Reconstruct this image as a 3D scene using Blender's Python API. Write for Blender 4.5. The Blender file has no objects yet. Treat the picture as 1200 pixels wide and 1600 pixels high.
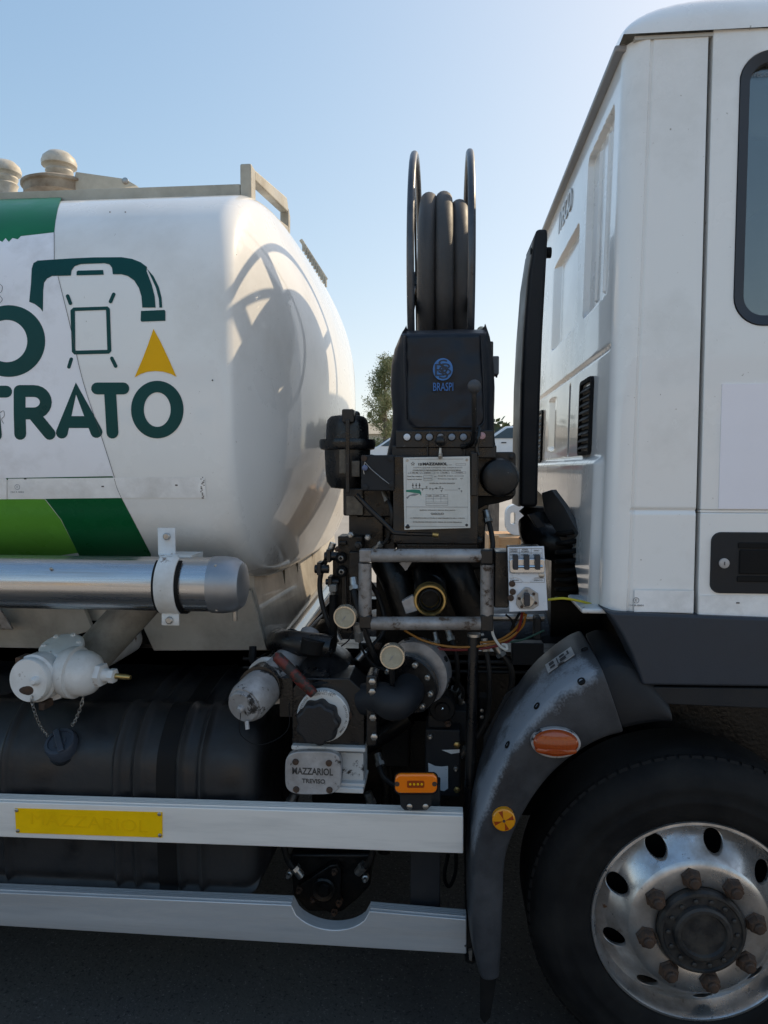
import bpy, bmesh, math, random
from mathutils import Vector, Matrix, noise
from mathutils.geometry import tessellate_polygon
R = math.radians
random.seed(7)
scene = bpy.context.scene
COL = scene.collection

# ---------------------------------------------------------------- camera
F, W0, H0 = 1110.0, 1200.0, 1600.0
CAM = Vector((0.0, -1.85, 1.60))
PITCH = math.atan(67 / F)
YAW = math.atan(97 / F * math.cos(PITCH))
cam_d = bpy.data.cameras.new('camera')
cam_d.sensor_fit = 'HORIZONTAL'
cam_d.sensor_width = 36.0
cam_d.lens = 36.0 * F / W0
cam_d.clip_start = 0.05
cam_d.clip_end = 3000
cam = bpy.data.objects.new('camera', cam_d)
COL.objects.link(cam)
cam.location = CAM
cam.rotation_euler = (R(90) - PITCH, 0, YAW)
scene.camera = cam

# ---------------------------------------------------------------- sky, sun, exposure
SUN = Vector((1.0, 0.82, 0.955)).normalized()
SUN_EL = math.asin(SUN.z)
world = bpy.data.worlds.new('World')
scene.world = world
world.use_nodes = True
wn = world.node_tree
bg = wn.nodes['Background']
sky = wn.nodes.new('ShaderNodeTexSky')
sky.sky_type = 'NISHITA'
sky.sun_disc = False
sky.sun_elevation = SUN_EL
sky.sun_rotation = math.atan2(SUN.x, SUN.y)
sky.air_density = 1.0
sky.dust_density = 1.4
sky.ozone_density = 1.0
# the whole sky dome toned evenly by nodes: brightness compressed, saturation raised
hs_ = wn.nodes.new('ShaderNodeHueSaturation'); hs_.inputs['Saturation'].default_value = 1.16
wn.links.new(sky.outputs[0], hs_.inputs['Color'])
v1_ = wn.nodes.new('ShaderNodeVectorMath'); v1_.operation = 'SCALE'; v1_.inputs['Scale'].default_value = 1.19
v2_ = wn.nodes.new('ShaderNodeVectorMath'); v2_.operation = 'MULTIPLY_ADD'; v2_.inputs[1].default_value = (.25, .25, .25); v2_.inputs[2].default_value = (1, 1, 1)
v3_ = wn.nodes.new('ShaderNodeVectorMath'); v3_.operation = 'DIVIDE'
wn.links.new(hs_.outputs[0], v1_.inputs[0]); wn.links.new(hs_.outputs[0], v2_.inputs[0])
wn.links.new(v1_.outputs[0], v3_.inputs[0]); wn.links.new(v2_.outputs[0], v3_.inputs[1])
wn.links.new(v3_.outputs[0], bg.inputs['Color'])
bg.inputs['Strength'].default_value = 0.15
sun_d = bpy.data.lights.new('sun', 'SUN')
sun_d.energy = 2.0
sun_d.angle = R(0.53)
sun_d.color = (0.96, 0.77, 0.53)
sun = bpy.data.objects.new('sun', sun_d)
COL.objects.link(sun)
sun.rotation_euler = (-SUN).to_track_quat('-Z', 'Y').to_euler()
vs = scene.view_settings
vs.view_transform = 'Standard'
vs.look = 'None'
vs.gamma = 1.0
vs.use_curve_mapping = False
vs.exposure = 1.18

# ---------------------------------------------------------------- helpers
RV = Vector((math.cos(YAW), math.sin(YAW), 0))
FV = Vector((-math.sin(YAW) * math.cos(PITCH), math.cos(YAW) * math.cos(PITCH), -math.sin(PITCH)))
UV = Vector((-math.sin(YAW) * math.sin(PITCH), math.cos(YAW) * math.sin(PITCH), math.cos(PITCH)))
def ray(px, py):
    return FV * F + RV * (px - W0 / 2) + UV * (H0 / 2 - py)
def at(px, py, Y):
    d = ray(px, py)
    return CAM + d * ((Y - CAM.y) / d.y)
def S(Y):                       # metres per photo pixel at distance Y
    return (Y - CAM.y) / F

_mats = {}
def mat(name, col, rough=0.5, metal=0.0, var=0.08, vscale=6.0, bump=0.0, bscale=60.0, chips=None, chips2=None,
        coat=0.0, dirt=None, spec=0.5, stretch=None, rvar=0.1):
    """procedural painted / metal / rubber surface; chips = (colour, amount 0-1, scale, roughness)"""
    if name in _mats: return _mats[name]
    m = bpy.data.materials.new(name)
    m.use_nodes = True
    nt = m.node_tree; N = nt.nodes; L = nt.links
    b = N['Principled BSDF']
    tc = N.new('ShaderNodeTexCoord')
    vec = tc.outputs['Object']
    if stretch:
        mp = N.new('ShaderNodeMapping'); mp.inputs['Scale'].default_value = stretch
        L.new(vec, mp.inputs['Vector']); vec2 = mp.outputs[0]
    else: vec2 = vec
    n1 = N.new('ShaderNodeTexNoise'); n1.inputs['Scale'].default_value = vscale; n1.inputs['Detail'].default_value = 6
    n1.inputs['Roughness'].default_value = 0.62
    L.new(vec2, n1.inputs['Vector'])
    rmp = N.new('ShaderNodeMapRange'); rmp.inputs['From Min'].default_value = 0.3; rmp.inputs['From Max'].default_value = 0.7
    rmp.inputs['To Min'].default_value = 1 - var; rmp.inputs['To Max'].default_value = 1 + var
    L.new(n1.outputs['Fac'], rmp.inputs['Value'])
    mul = N.new('ShaderNodeMix'); mul.data_type = 'RGBA'; mul.blend_type = 'MULTIPLY'; mul.inputs['Factor'].default_value = 1.0
    mul.inputs['A'].default_value = (*col, 1)
    L.new(rmp.outputs[0], mul.inputs['B'])
    cur = mul.outputs['Result']
    rr = N.new('ShaderNodeMapRange'); rr.inputs['From Min'].default_value = 0.3; rr.inputs['From Max'].default_value = 0.7
    rr.inputs['To Min'].default_value = max(0.02, rough - rvar); rr.inputs['To Max'].default_value = min(1, rough + rvar)
    L.new(n1.outputs['Fac'], rr.inputs['Value'])
    cr = rr.outputs[0]
    def layer(cur, cr, c, amount, scale, ro, edge=0.03, detail=8):
        n = N.new('ShaderNodeTexNoise'); n.inputs['Scale'].default_value = scale; n.inputs['Detail'].default_value = detail
        n.inputs['Roughness'].default_value = 0.65
        L.new(vec2, n.inputs['Vector'])
        t = 0.5 + (0.5 - amount) * 0.42
        g = N.new('ShaderNodeMapRange'); g.inputs['From Min'].default_value = t - edge; g.inputs['From Max'].default_value = t + edge
        L.new(n.outputs['Fac'], g.inputs['Value'])
        x = N.new('ShaderNodeMix'); x.data_type = 'RGBA'
        L.new(g.outputs[0], x.inputs['Factor']); L.new(cur, x.inputs['A']); x.inputs['B'].default_value = (*c, 1)
        y = N.new('ShaderNodeMix'); y.data_type = 'FLOAT'
        L.new(g.outputs[0], y.inputs['Factor']); L.new(cr, y.inputs['A']); y.inputs['B'].default_value = ro
        return x.outputs['Result'], y.outputs['Result']
    if dirt: cur, cr = layer(cur, cr, *dirt, edge=0.16)
    if chips: cur, cr = layer(cur, cr, *chips)
    if chips2: cur, cr = layer(cur, cr, *chips2, edge=0.05)
    L.new(cur, b.inputs['Base Color']); L.new(cr, b.inputs['Roughness'])
    b.inputs['Metallic'].default_value = metal
    b.inputs['Specular IOR Level'].default_value = spec
    if coat:
        b.inputs['Coat Weight'].default_value = coat; b.inputs['Coat Roughness'].default_value = 0.04
    if bump:
        n2 = N.new('ShaderNodeTexNoise'); n2.inputs['Scale'].default_value = bscale; n2.inputs['Detail'].default_value = 5
        L.new(vec2, n2.inputs['Vector'])
        bp = N.new('ShaderNodeBump'); bp.inputs['Strength'].default_value = bump; bp.inputs['Distance'].default_value = 0.004
        L.new(n2.outputs['Fac'], bp.inputs['Height']); L.new(bp.outputs[0], b.inputs['Normal'])
    _mats[name] = m
    return m

class MB:
    def __init__(s): s.bm = bmesh.new()
    def v(s, p): return s.bm.verts.new(p)
    def face(s, vs):
        try: return s.bm.faces.new(vs)
        except ValueError: return None
    def hexa(s, p):             # p: 4 lower + 4 upper
        v = [s.v(q) for q in p]
        for f in ((0, 3, 2, 1), (4, 5, 6, 7), (0, 1, 5, 4), (1, 2, 6, 5), (2, 3, 7, 6), (3, 0, 4, 7)): s.face([v[i] for i in f])
        return s
    def boxb(s, x0, x1, y0, y1, z0, z1):
        return s.hexa([(x0, y0, z0), (x1, y0, z0), (x1, y1, z0), (x0, y1, z0), (x0, y0, z1), (x1, y0, z1), (x1, y1, z1), (x0, y1, z1)])
    def box(s, c, size, rot=None):
        m = rot if rot else Matrix.Identity(3)
        c = Vector(c); h = Vector(size) / 2
        P = []
        for dz in (-1, 1):
            for dx, dy in ((-1, -1), (1, -1), (1, 1), (-1, 1)): P.append(c + m @ Vector((dx * h.x, dy * h.y, dz * h.z)))
        return s.hexa(P)
    def pxbox(s, x0, y0, x1, y1, Y, depth):    # box whose front face covers these photo pixels at distance Y
        a = at(x0, y1, Y); b = at(x1, y0, Y); m = at((x0 + x1) / 2, y1, Y); n = at((x0 + x1) / 2, y0, Y)
        return s.boxb(a.x, b.x, Y, Y + depth, m.z, n.z)
    def loft(s, loops, closed=True, cap0=False, cap1=False):
        V = [[s.v(p) for p in l] for l in loops]
        n = len(V[0])
        for a, b in zip(V, V[1:]):
            for i in range(n if closed else n - 1):
                j = (i + 1) % n
                s.face([a[i], a[j], b[j], b[i]])
        if cap0: s.face(V[0][::-1])
        if cap1: s.face(V[-1])
        return s
    def lathe(s, prof, o, axis, n=32, cap0=True, cap1=True, ph=0.0):
        ax = Vector(axis).normalized(); o = Vector(o)
        u = ax.orthogonal().normalized() if abs(ax.z) > 0.9 else ax.cross(Vector((0, 0, 1))).normalized()
        w = ax.cross(u)
        loops = []
        for r, h in prof:
            loops.append([o + ax * h + (u * math.cos(2 * math.pi * i / n + ph) + w * math.sin(2 * math.pi * i / n + ph)) * max(r, 1e-5) for i in range(n)])
        return s.loft(loops, True, cap0 and prof[0][0] > 1e-4, cap1 and prof[-1][0] > 1e-4)
    def cyl(s, p0, p1, r0, r1=None, n=24):
        p0 = Vector(p0); p1 = Vector(p1); d = p1 - p0
        return s.lathe([(r0, 0), (r0 if r1 is None else r1, d.length)], p0, d, n)
    def tube(s, pts, r, n=10, closed=False):
        pts = [Vector(p) for p in pts]; k = len(pts)
        rr = r if isinstance(r, (list, tuple)) else [r] * k
        t0 = (pts[1] - pts[0]).normalized()
        u = t0.orthogonal().normalized()
        loops = []
        for i, p in enumerate(pts):
            if closed: t = (pts[(i + 1) % k] - pts[i - 1]).normalized()
            else: t = (pts[min(i + 1, k - 1)] - pts[max(i - 1, 0)]).normalized()
            u = (u - t * u.dot(t)).normalized(); w = t.cross(u)
            loops.append([p + (u * math.cos(2 * math.pi * j / n) + w * math.sin(2 * math.pi * j / n)) * rr[i] for j in range(n)])
        if closed: loops.append(loops[0])
        return s.loft(loops, True, not closed, not closed)
    def prism(s, poly, off):
        off = Vector(off)
        a = [s.v(p) for p in poly]; b = [s.v(Vector(p) + off) for p in poly]
        n = len(a)
        s.face(a); s.face(b[::-1])
        for i in range(n):
            j = (i + 1) % n
            s.face([a[j], a[i], b[i], b[j]])
        return s
    def pxprism(s, pts, Y, depth): return s.prism([at(x, y, Y) for x, y in pts], (0, depth, 0))
    def sphere(s, c, r, n=20, sx=(1, 1, 1)):
        c = Vector(c); loops = []
        for i in range(n // 2 + 1):
            th = math.pi * i / (n // 2)
            q = max(math.sin(th), 1e-4)
            loops.append([c + Vector((sx[0] * r * q * math.cos(2 * math.pi * j / n), sx[1] * r * q * math.sin(2 * math.pi * j / n), sx[2] * r * math.cos(th))) for j in range(n)])
        return s.loft(loops, True, True, True)
    def mesh(s, name, sharp=32):
        bm = s.bm
        bmesh.ops.remove_doubles(bm, verts=bm.verts, dist=2e-5)
        bmesh.ops.recalc_face_normals(bm, faces=bm.faces)
        for f in bm.faces: f.smooth = True
        lim = R(sharp)
        for e in bm.edges:
            if len(e.link_faces) == 2: e.smooth = e.calc_face_angle(0) < lim
        me = bpy.data.meshes.new(name); bm.to_mesh(me); bm.free()
        return me

def ob(name, me, m, parent=None, loc=None, rot=None, bevel=0.0, seg=2, label=None):
    if isinstance(me, MB): me = me.mesh(name)
    if m and not me.materials: me.materials.append(m)
    o = bpy.data.objects.new(name, me); COL.objects.link(o)
    if parent: o.parent = parent
    if loc is not None: o.location = loc
    if rot is not None: o.rotation_euler = rot
    if bevel:
        b = o.modifiers.new('bevel', 'BEVEL'); b.width = bevel; b.segments = seg; b.limit_method = 'ANGLE'; b.angle_limit = R(35)
        b.harden_normals = True
    if label: o['label'] = label
    return o
def thing(name, label, cat, loc=(0, 0, 0), group=None):
    o = bpy.data.objects.new(name, None); COL.objects.link(o); o.location = loc
    o.empty_display_size = 0.2
    o['label'] = label; o['category'] = cat
    if group: o['group'] = group
    return o
def tag(o, label, cat, group=None):
    o['label'] = label; o['category'] = cat
    if group: o['group'] = group
    return o
def struct(o, kind='structure'): o['kind'] = kind; return o
def again(o, parent, loc, rot=None):
    c = o.copy(); COL.objects.link(c); c.parent = parent; c.location = loc
    if rot is not None: c.rotation_euler = rot
    return c
def crom(pts, k=6, closed=False):
    P = [Vector(p) for p in pts]; n = len(P); out = []
    rng = range(n if closed else n - 1)
    for i in rng:
        p0 = P[i - 1] if (closed or i > 0) else P[0] * 2 - P[1]
        p1 = P[i]; p2 = P[(i + 1) % n]
        p3 = P[(i + 2) % n] if (closed or i + 2 < n) else P[-1] * 2 - P[-2]
        for j in range(k):
            t = j / k
            out.append(0.5 * ((2 * p1) + (p2 - p0) * t + (2 * p0 - 5 * p1 + 4 * p2 - p3) * t * t + (3 * p1 - p0 - 3 * p2 + p3) * t ** 3))
    if not closed: out.append(P[-1])
    return out
def rrect(x0, y0, x1, y1, r, k=6):
    out = []
    for cx, cy, a0 in ((x1 - r, y1 - r, 0), (x0 + r, y1 - r, 90), (x0 + r, y0 + r, 180), (x1 - r, y0 + r, 270)):
        for i in range(k + 1):
            a = R(a0 + 90 * i / k); out.append((cx + r * math.cos(a), cy + r * math.sin(a)))
    return out
def circ(cx, cy, rx, ry=None, k=40):
    ry = rx if ry is None else ry
    return [(cx + rx * math.cos(2 * math.pi * i / k), cy + ry * math.sin(2 * math.pi * i / k)) for i in range(k)]
def capsule(pts, r, k=7):
    """outline of a round-ended stroke along a polyline (2D)"""
    P = [Vector((p[0], p[1])) for p in pts]; left = []; right = []
    for i, p in enumerate(P):
        a = P[max(i - 1, 0)]; b = P[min(i + 1, len(P) - 1)]
        t = (b - a).normalized(); nn = Vector((-t.y, t.x))
        left.append(p + nn * r); right.append(p - nn * r)
    t = (P[-1] - P[-2]).normalized(); a1 = math.atan2(t.y, t.x)
    cap1 = [P[-1] + Vector((math.cos(a1 + math.pi / 2 - math.pi * i / k), math.sin(a1 + math.pi / 2 - math.pi * i / k))) * r for i in range(1, k)]
    t = (P[0] - P[1]).normalized(); a0 = math.atan2(t.y, t.x)
    cap0 = [P[0] + Vector((math.cos(a0 + math.pi / 2 - math.pi * i / k), math.sin(a0 + math.pi / 2 - math.pi * i / k))) * r for i in range(1, k)]
    return [(q.x, q.y) for q in left + cap1 + right[::-1] + cap0]
def decal(polys, mapper, L=14.0, rounds=5):
    """flat print: 2D polygons [outer, hole, ...] in photo pixels, cut fine and laid on a surface by mapper"""
    bm = bmesh.new()
    pl = [[Vector((x, y, 0)) for x, y in p] for p in polys]
    flat = [q for p in pl for q in p]
    V = [bm.verts.new(q) for q in flat]
    for t in tessellate_polygon(pl):
        try: bm.faces.new([V[i] for i in t])
        except ValueError: pass
    for _ in range(rounds):
        es = [e for e in bm.edges if e.calc_length() > L]
        if not es: break
        bmesh.ops.subdivide_edges(bm, edges=es, cuts=1)
        bmesh.ops.triangulate(bm, faces=bm.faces)
    for v in bm.verts: v.co = mapper(v.co.x, v.co.y)
    b = MB(); b.bm.free(); b.bm = bm
    return b
def text_mesh(body, size, extrude=0.0005, bold=0.0, space=1.0, shear=0.0, xs=1.0):
    c = bpy.data.curves.new('text', 'FONT'); c.body = body; c.size = size; c.extrude = extrude
    c.align_x = 'CENTER'; c.align_y = 'CENTER'; c.offset = bold; c.space_character = space; c.shear = shear
    c.resolution_u = 3
    o = bpy.data.objects.new('text', c)
    me = bpy.data.meshes.new_from_object(o)
    bpy.data.objects.remove(o)
    if xs != 1.0:
        for v in me.vertices: v.co.x *= xs
    return me
FACE = (R(90), 0, 0)            # turns flat lettering to stand facing the near side of the truck
def lettering(name, body, px, py, Y, hpx, m, parent, width=None, rot=FACE, bold=0.0, extrude=0.0004):
    """lettering centred on a photo pixel at distance Y; hpx cap height, width in pixels"""
    s = S(Y); me = text_mesh(body, hpx * s / 0.70, extrude, bold)
    if width:
        xs_ = [v.co.x for v in me.vertices]
        k = width * s / max(1e-6, max(xs_) - min(xs_))
        for v in me.vertices: v.co.x *= k
    return ob(name, me, m, parent, at(px, py, Y), rot)

# ---------------------------------------------------------------- materials
WHITE = mat('cab_white_paint', (0.88, 0.875, 0.86), 0.22, var=0.012, vscale=3, coat=0.6, dirt=((0.66, 0.65, 0.62), 0.10, 2.2, 0.4), chips=((.30, .27, .23), .012, 60, .6))
TANKW = mat('tank_white_paint', (0.87, 0.865, 0.845), 0.30, var=0.03, vscale=2, coat=0.6, spec=0.25, dirt=((0.64, 0.62, 0.58), 0.14, 1.6, 0.4), chips=((.28, .24, .20), .012, 60, .6))
FILM = mat('white_vinyl_film', (0.92, 0.915, 0.95), 0.35, var=0.03, vscale=4, dirt=((0.62, 0.6, 0.6), 0.15, 5, 0.5))
TAPE = mat('reflective_tape', (0.90, 0.89, 0.88), 0.4, var=0.08, vscale=25, bump=0.15, bscale=300, dirt=((0.66, 0.64, 0.61), 0.2, 9, 0.6))
DKGREEN = mat('dark_green_vinyl', (0.006, 0.105, 0.034), 0.3, var=0.1, spec=0.2)
MIDGREEN = mat('weathered_green_vinyl', (0.012, 0.16, 0.07), 0.35, var=0.12, spec=0.2)
LTGREEN = mat('light_green_vinyl', (0.115, 0.345, 0.042), 0.3, var=0.08, spec=0.2)
TEAL = mat('dark_teal_vinyl', (0.004, 0.062, 0.060), 0.35, var=0.12, spec=0.2)
YELV = mat('yellow_vinyl', (0.85, 0.45, 0.001), 0.35, var=0.05, spec=0.2)
YELP = mat('yellow_plate', (0.95, 0.56, 0.001), 0.6, var=0.08, vscale=15, spec=.15)
YELP2 = mat('yellow_plate_letters', (0.90, 0.52, 0.001), 0.6, var=0.06, vscale=15, spec=.15)
ALU = mat('anodised_aluminium', (0.86, 0.82, 0.77), 0.45, metal=0.15, var=0.03, vscale=5, stretch=(0.6, 6, 6), dirt=((0.55, 0.53, 0.50), 0.12, 2, 0.6))
ALUM = mat('mill_aluminium', (0.62, 0.63, 0.64), 0.38, metal=0.5, var=0.07, vscale=6, stretch=(0.5, 8, 8), dirt=((0.36, 0.36, 0.36), 0.25, 3, 0.6))
TUBEAL = mat('brushed_tube_aluminium', (0.55, 0.55, 0.56), 0.25, metal=0.95, var=0.08, vscale=8, stretch=(0.3, 9, 9), dirt=((0.36, 0.33, 0.3), 0.2, 6, 0.5))
BLACK = mat('black_paint', (0.0042, 0.0048, 0.0065), 0.27, var=0.3, vscale=12, bump=0.15, bscale=120, dirt=((0.014, 0.0125, 0.011), 0.3, 12, 0.6), chips=((0.16, 0.15, 0.14), 0.06, 55, 0.5), spec=0.5)
BLACKM = mat('black_matt', (0.004, 0.0044, 0.0055), 0.62, var=0.3, vscale=10, dirt=((0.011, 0.010, 0.009), 0.3, 9, 0.8), spec=0.22)
GREASE = mat('greasy_black', (0.003, 0.003, 0.0034), 0.3, var=0.4, vscale=15, bump=0.4, bscale=90, dirt=((0.010, 0.0085, 0.0075), 0.35, 14, 0.5), spec=0.4)
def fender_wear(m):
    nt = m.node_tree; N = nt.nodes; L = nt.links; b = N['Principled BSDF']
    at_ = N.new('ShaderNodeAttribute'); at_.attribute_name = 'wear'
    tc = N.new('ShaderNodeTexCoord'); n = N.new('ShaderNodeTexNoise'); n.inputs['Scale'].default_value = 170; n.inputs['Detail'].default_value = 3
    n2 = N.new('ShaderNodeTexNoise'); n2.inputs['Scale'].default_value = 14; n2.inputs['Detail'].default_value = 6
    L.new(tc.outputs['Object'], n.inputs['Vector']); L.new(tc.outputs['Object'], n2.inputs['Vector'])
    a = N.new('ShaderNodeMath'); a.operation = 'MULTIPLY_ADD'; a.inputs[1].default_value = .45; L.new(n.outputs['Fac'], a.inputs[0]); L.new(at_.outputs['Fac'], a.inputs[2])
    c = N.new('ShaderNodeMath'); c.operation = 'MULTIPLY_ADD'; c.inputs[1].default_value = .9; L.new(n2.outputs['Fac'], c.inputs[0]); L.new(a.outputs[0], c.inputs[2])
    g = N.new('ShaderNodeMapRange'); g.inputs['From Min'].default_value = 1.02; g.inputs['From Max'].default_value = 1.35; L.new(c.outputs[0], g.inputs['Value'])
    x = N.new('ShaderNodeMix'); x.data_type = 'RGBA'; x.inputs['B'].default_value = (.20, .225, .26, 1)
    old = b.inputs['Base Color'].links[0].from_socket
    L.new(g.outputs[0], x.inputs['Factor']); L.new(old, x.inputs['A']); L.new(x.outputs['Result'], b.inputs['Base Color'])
RUBBER = mat('tyre_rubber', (0.0055, 0.0055, 0.0062), 0.72, var=0.35, vscale=9, bump=0.1, bscale=150, dirt=((0.02, 0.019, 0.018), 0.33, 7, 0.85), spec=0.22)
PLASTIC = mat('grey_black_plastic', (0.011, 0.013, 0.017), 0.55, var=0.15, vscale=7, bump=0.12, bscale=500, dirt=((0.024, 0.024, 0.025), 0.25, 5, 0.7), spec=0.35)
FENDER = mat('faded_mudguard_plastic', (0.024, 0.026, 0.031), 0.42, var=0.3, vscale=4, bump=0.15, bscale=350, dirt=((0.07, 0.074, 0.082), 0.36, 5.5, 0.6), spec=0.35)
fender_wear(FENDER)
SKIRTP = mat('dark_skirt_plastic', (0.034, 0.041, 0.054), 0.5, var=0.12, vscale=4, bump=0.08, bscale=500, spec=0.35)
DIESEL = mat('plastic_diesel_tank', (0.0055, 0.0068, 0.0098), 0.42, var=0.25, vscale=6, bump=0.15, bscale=80, dirt=((0.013, 0.013, 0.014), 0.4, 6, 0.75), spec=0.6)
VINYL = mat('black_vinyl_cover', (0.012, 0.0155, 0.023), 0.42, var=0.18, vscale=8, bump=0.25, bscale=14, spec=0.35)
HOSE = None
GREYP = mat('worn_grey_tube_paint', (0.36, 0.35, 0.35), 0.42, metal=0.35, var=0.18, vscale=14, chips=((0.09, 0.06, 0.042), 0.27, 26, 0.8), dirt=((0.17, 0.14, 0.115), 0.42, 13, 0.7))
SILVER = mat('worn_silver_paint', (0.44, 0.43, 0.43), 0.45, metal=0.3, var=0.15, vscale=14, dirt=((0.28, 0.26, 0.25), .35, 18, .6), chips=((0.03, 0.026, 0.024), 0.24, 24, 0.6))
CHIPWHITE = mat('chipped_white_paint', (0.72, 0.72, 0.71), 0.35, var=0.06, chips=((0.13, 0.065, 0.03), 0.15, 26, 0.8), dirt=((.5, .48, .44), .3, 8, .5), coat=0.2)
BEIGE = mat('beige_enamel', (0.47, 0.44, 0.36), 0.4, var=0.1, vscale=6, dirt=((0.25, 0.22, 0.17), 0.3, 5, 0.7))
SKPAN = mat('cream_skirt_paint', (0.50, 0.475, 0.42), 0.35, var=0.08, vscale=3, dirt=((0.25, 0.225, 0.19), 0.35, 4, 0.7), coat=0.5)
STEEL = mat('zinc_steel', (0.48, 0.47, 0.45), 0.35, metal=0.9, var=0.15, vscale=20, dirt=((0.2, 0.16, 0.12), 0.3, 30, 0.6))
CHROME = mat('chrome', (0.72, 0.72, 0.72), 0.12, metal=1.0, var=0.05, rvar=0.05)
BRASS = mat('dull_brass', (0.46, 0.33, 0.13), 0.35, metal=0.9, var=0.2, vscale=20)
RUST = mat('rusty_nut', (0.045, 0.028, 0.020), 0.75, var=0.35, vscale=25, bump=0.4, bscale=120, dirt=((0.10, 0.05, 0.025), 0.4, 30, 0.9))
REDP = mat('worn_red_paint', (0.13, 0.018, 0.013), 0.5, var=0.3, vscale=20, chips=((0.02, 0.018, 0.017), 0.55, 34, 0.6), chips2=((0.25, 0.08, 0.03), 0.2, 45, 0.8))
RIM = mat('steel_wheel_paint', (0.58, 0.58, 0.585), 0.26, metal=0.85, var=0.15, vscale=9, dirt=((0.26, 0.22, 0.18), 0.30, 8, 0.6), chips=((0.20, 0.10, 0.045), 0.09, 22, 0.8), chips2=((0.03, 0.03, 0.03), 0.06, 40, 0.7))
HUBM = mat('hub_black', (0.016, 0.016, 0.017), 0.5, var=0.3, vscale=20, bump=0.2, bscale=120, dirt=((0.06, 0.05, 0.04), 0.3, 25, 0.8))
CREAMP = mat('gauge_face', (0.36, 0.33, 0.25), 0.25, var=0.12, vscale=30)
CREAMB = mat('gauge_bezel', (0.62, 0.54, 0.42), 0.28, metal=0.7, var=0.08)
CTRLW = mat('control_panel_white', (0.66, 0.70, 0.76), 0.35, var=0.05, vscale=12, chips=((0.03, 0.03, 0.03), 0.04, 45, 0.5))
PLATEW = mat('data_plate_white', (0.66, 0.66, 0.63), 0.4, var=0.04, vscale=20, dirt=((0.5, 0.49, 0.44), 0.25, 10, 0.5))
INK = mat('black_ink', (0.03, 0.03, 0.035), 0.6, var=0.2)
INKG = mat('grey_ink', (0.22, 0.22, 0.23), 0.6, var=0.2)
INKL = mat('pale_grey_ink', (0.36, 0.37, 0.39), 0.6, var=0.2)
BLUE = mat('blue_print', (0.05, 0.19, 0.50), 0.45, var=0.15, vscale=30)
BLUESEAL = mat('blue_seal', (0.12, 0.15, 0.26), 0.4)
WOOD = mat('crate_wood', (0.50, 0.30, 0.15), 0.7, var=0.25, vscale=10, stretch=(1, 1, 8))
OLDWOOD = mat('weathered_wood', (0.16, 0.13, 0.10), 0.85, var=0.45, vscale=7, stretch=(4, 4, 0.7))
CANW = mat('white_plastic', (0.72, 0.74, 0.75), 0.35, var=0.04)
CARW = mat('car_white', (0.74, 0.75, 0.76), 0.2, coat=0.5, var=0.02)
CARR = mat('car_red', (0.32, 0.03, 0.03), 0.25, coat=0.5, var=0.04)
CARG = mat('car_glass', (0.04, 0.06, 0.075), 0.08, var=0.1)
YWIRE = mat('yellow_wire', (0.55, 0.47, 0.02), 0.4)
OWIRE = mat('orange_wire', (0.30, 0.13, 0.015), 0.45)
RWIRE = mat('red_wire', (0.16, 0.015, 0.015), 0.45)
WWIRE = mat('white_wire', (0.5, 0.49, 0.46), 0.5)
GWIRE = mat('green_wire', (0.02, 0.07, 0.05), 0.5)
INTER = mat('cab_trim', (0.16, 0.16, 0.17), 0.8, var=0.1)
SEATM = mat('seat_fabric', (0.26, 0.24, 0.23), 0.9, var=0.12)
BUFF = mat('lamp_lens_grey', (0.24, 0.27, 0.32), 0.2, var=0.1)
BUFFW = mat('lamp_lens_white', (0.72, 0.74, 0.78), 0.2, var=0.1)
PINK = mat('pink_lens', (0.5, 0.3, 0.32), 0.3)

def amber(name, col):
    m = bpy.data.materials.new(name); m.use_nodes = True
    b = m.node_tree.nodes['Principled BSDF']
    b.inputs['Base Color'].default_value = (*col, 1); b.inputs['Roughness'].default_value = 0.12
    b.inputs['Subsurface Weight'].default_value = 0.3; b.inputs['Subsurface Radius'].default_value = (0.01, 0.004, 0.001)
    b.inputs['Coat Weight'].default_value = 0.6
    n = m.node_tree.nodes.new('ShaderNodeTexWave'); n.inputs['Scale'].default_value = 90
    t = m.node_tree.nodes.new('ShaderNodeTexCoord'); m.node_tree.links.new(t.outputs['Object'], n.inputs['Vector'])
    bp = m.node_tree.nodes.new('ShaderNodeBump'); bp.inputs['Strength'].default_value = 0.25; bp.inputs['Distance'].default_value = 0.002
    m.node_tree.links.new(n.outputs['Fac'], bp.inputs['Height']); m.node_tree.links.new(bp.outputs[0], b.inputs['Normal'])
    return m
AMBER = amber('amber_lens', (0.34, 0.055, 0.006))
AMBERL = amber('amber_marker_lens', (0.95, 0.22, 0.004))
AMBERR = amber('amber_reflector', (0.75, 0.30, 0.006))

def glass_mat():
    m = bpy.data.materials.new('window_glass'); m.use_nodes = True
    nt = m.node_tree; N = nt.nodes; N.remove(N['Principled BSDF'])
    out = N['Material Output']
    tr = N.new('ShaderNodeBsdfTransparent'); tr.inputs['Color'].default_value = (0.74, 0.80, 0.80, 1)
    gl = N.new('ShaderNodeBsdfGlossy'); gl.inputs['Roughness'].default_value = 0.02
    fr = N.new('ShaderNodeFresnel'); fr.inputs['IOR'].default_value = 1.6
    ma = N.new('ShaderNodeMath'); ma.operation = 'MULTIPLY_ADD'; ma.inputs[1].default_value = 1.15; ma.inputs[2].default_value = 0.10
    mx = N.new('ShaderNodeMixShader')
    nt.links.new(fr.outputs[0], ma.inputs[0]); nt.links.new(ma.outputs[0], mx.inputs[0])
    nt.links.new(tr.outputs[0], mx.inputs[1]); nt.links.new(gl.outputs[0], mx.inputs[2]); nt.links.new(mx.outputs[0], out.inputs[0])
    return m
GLASS = glass_mat()

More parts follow.
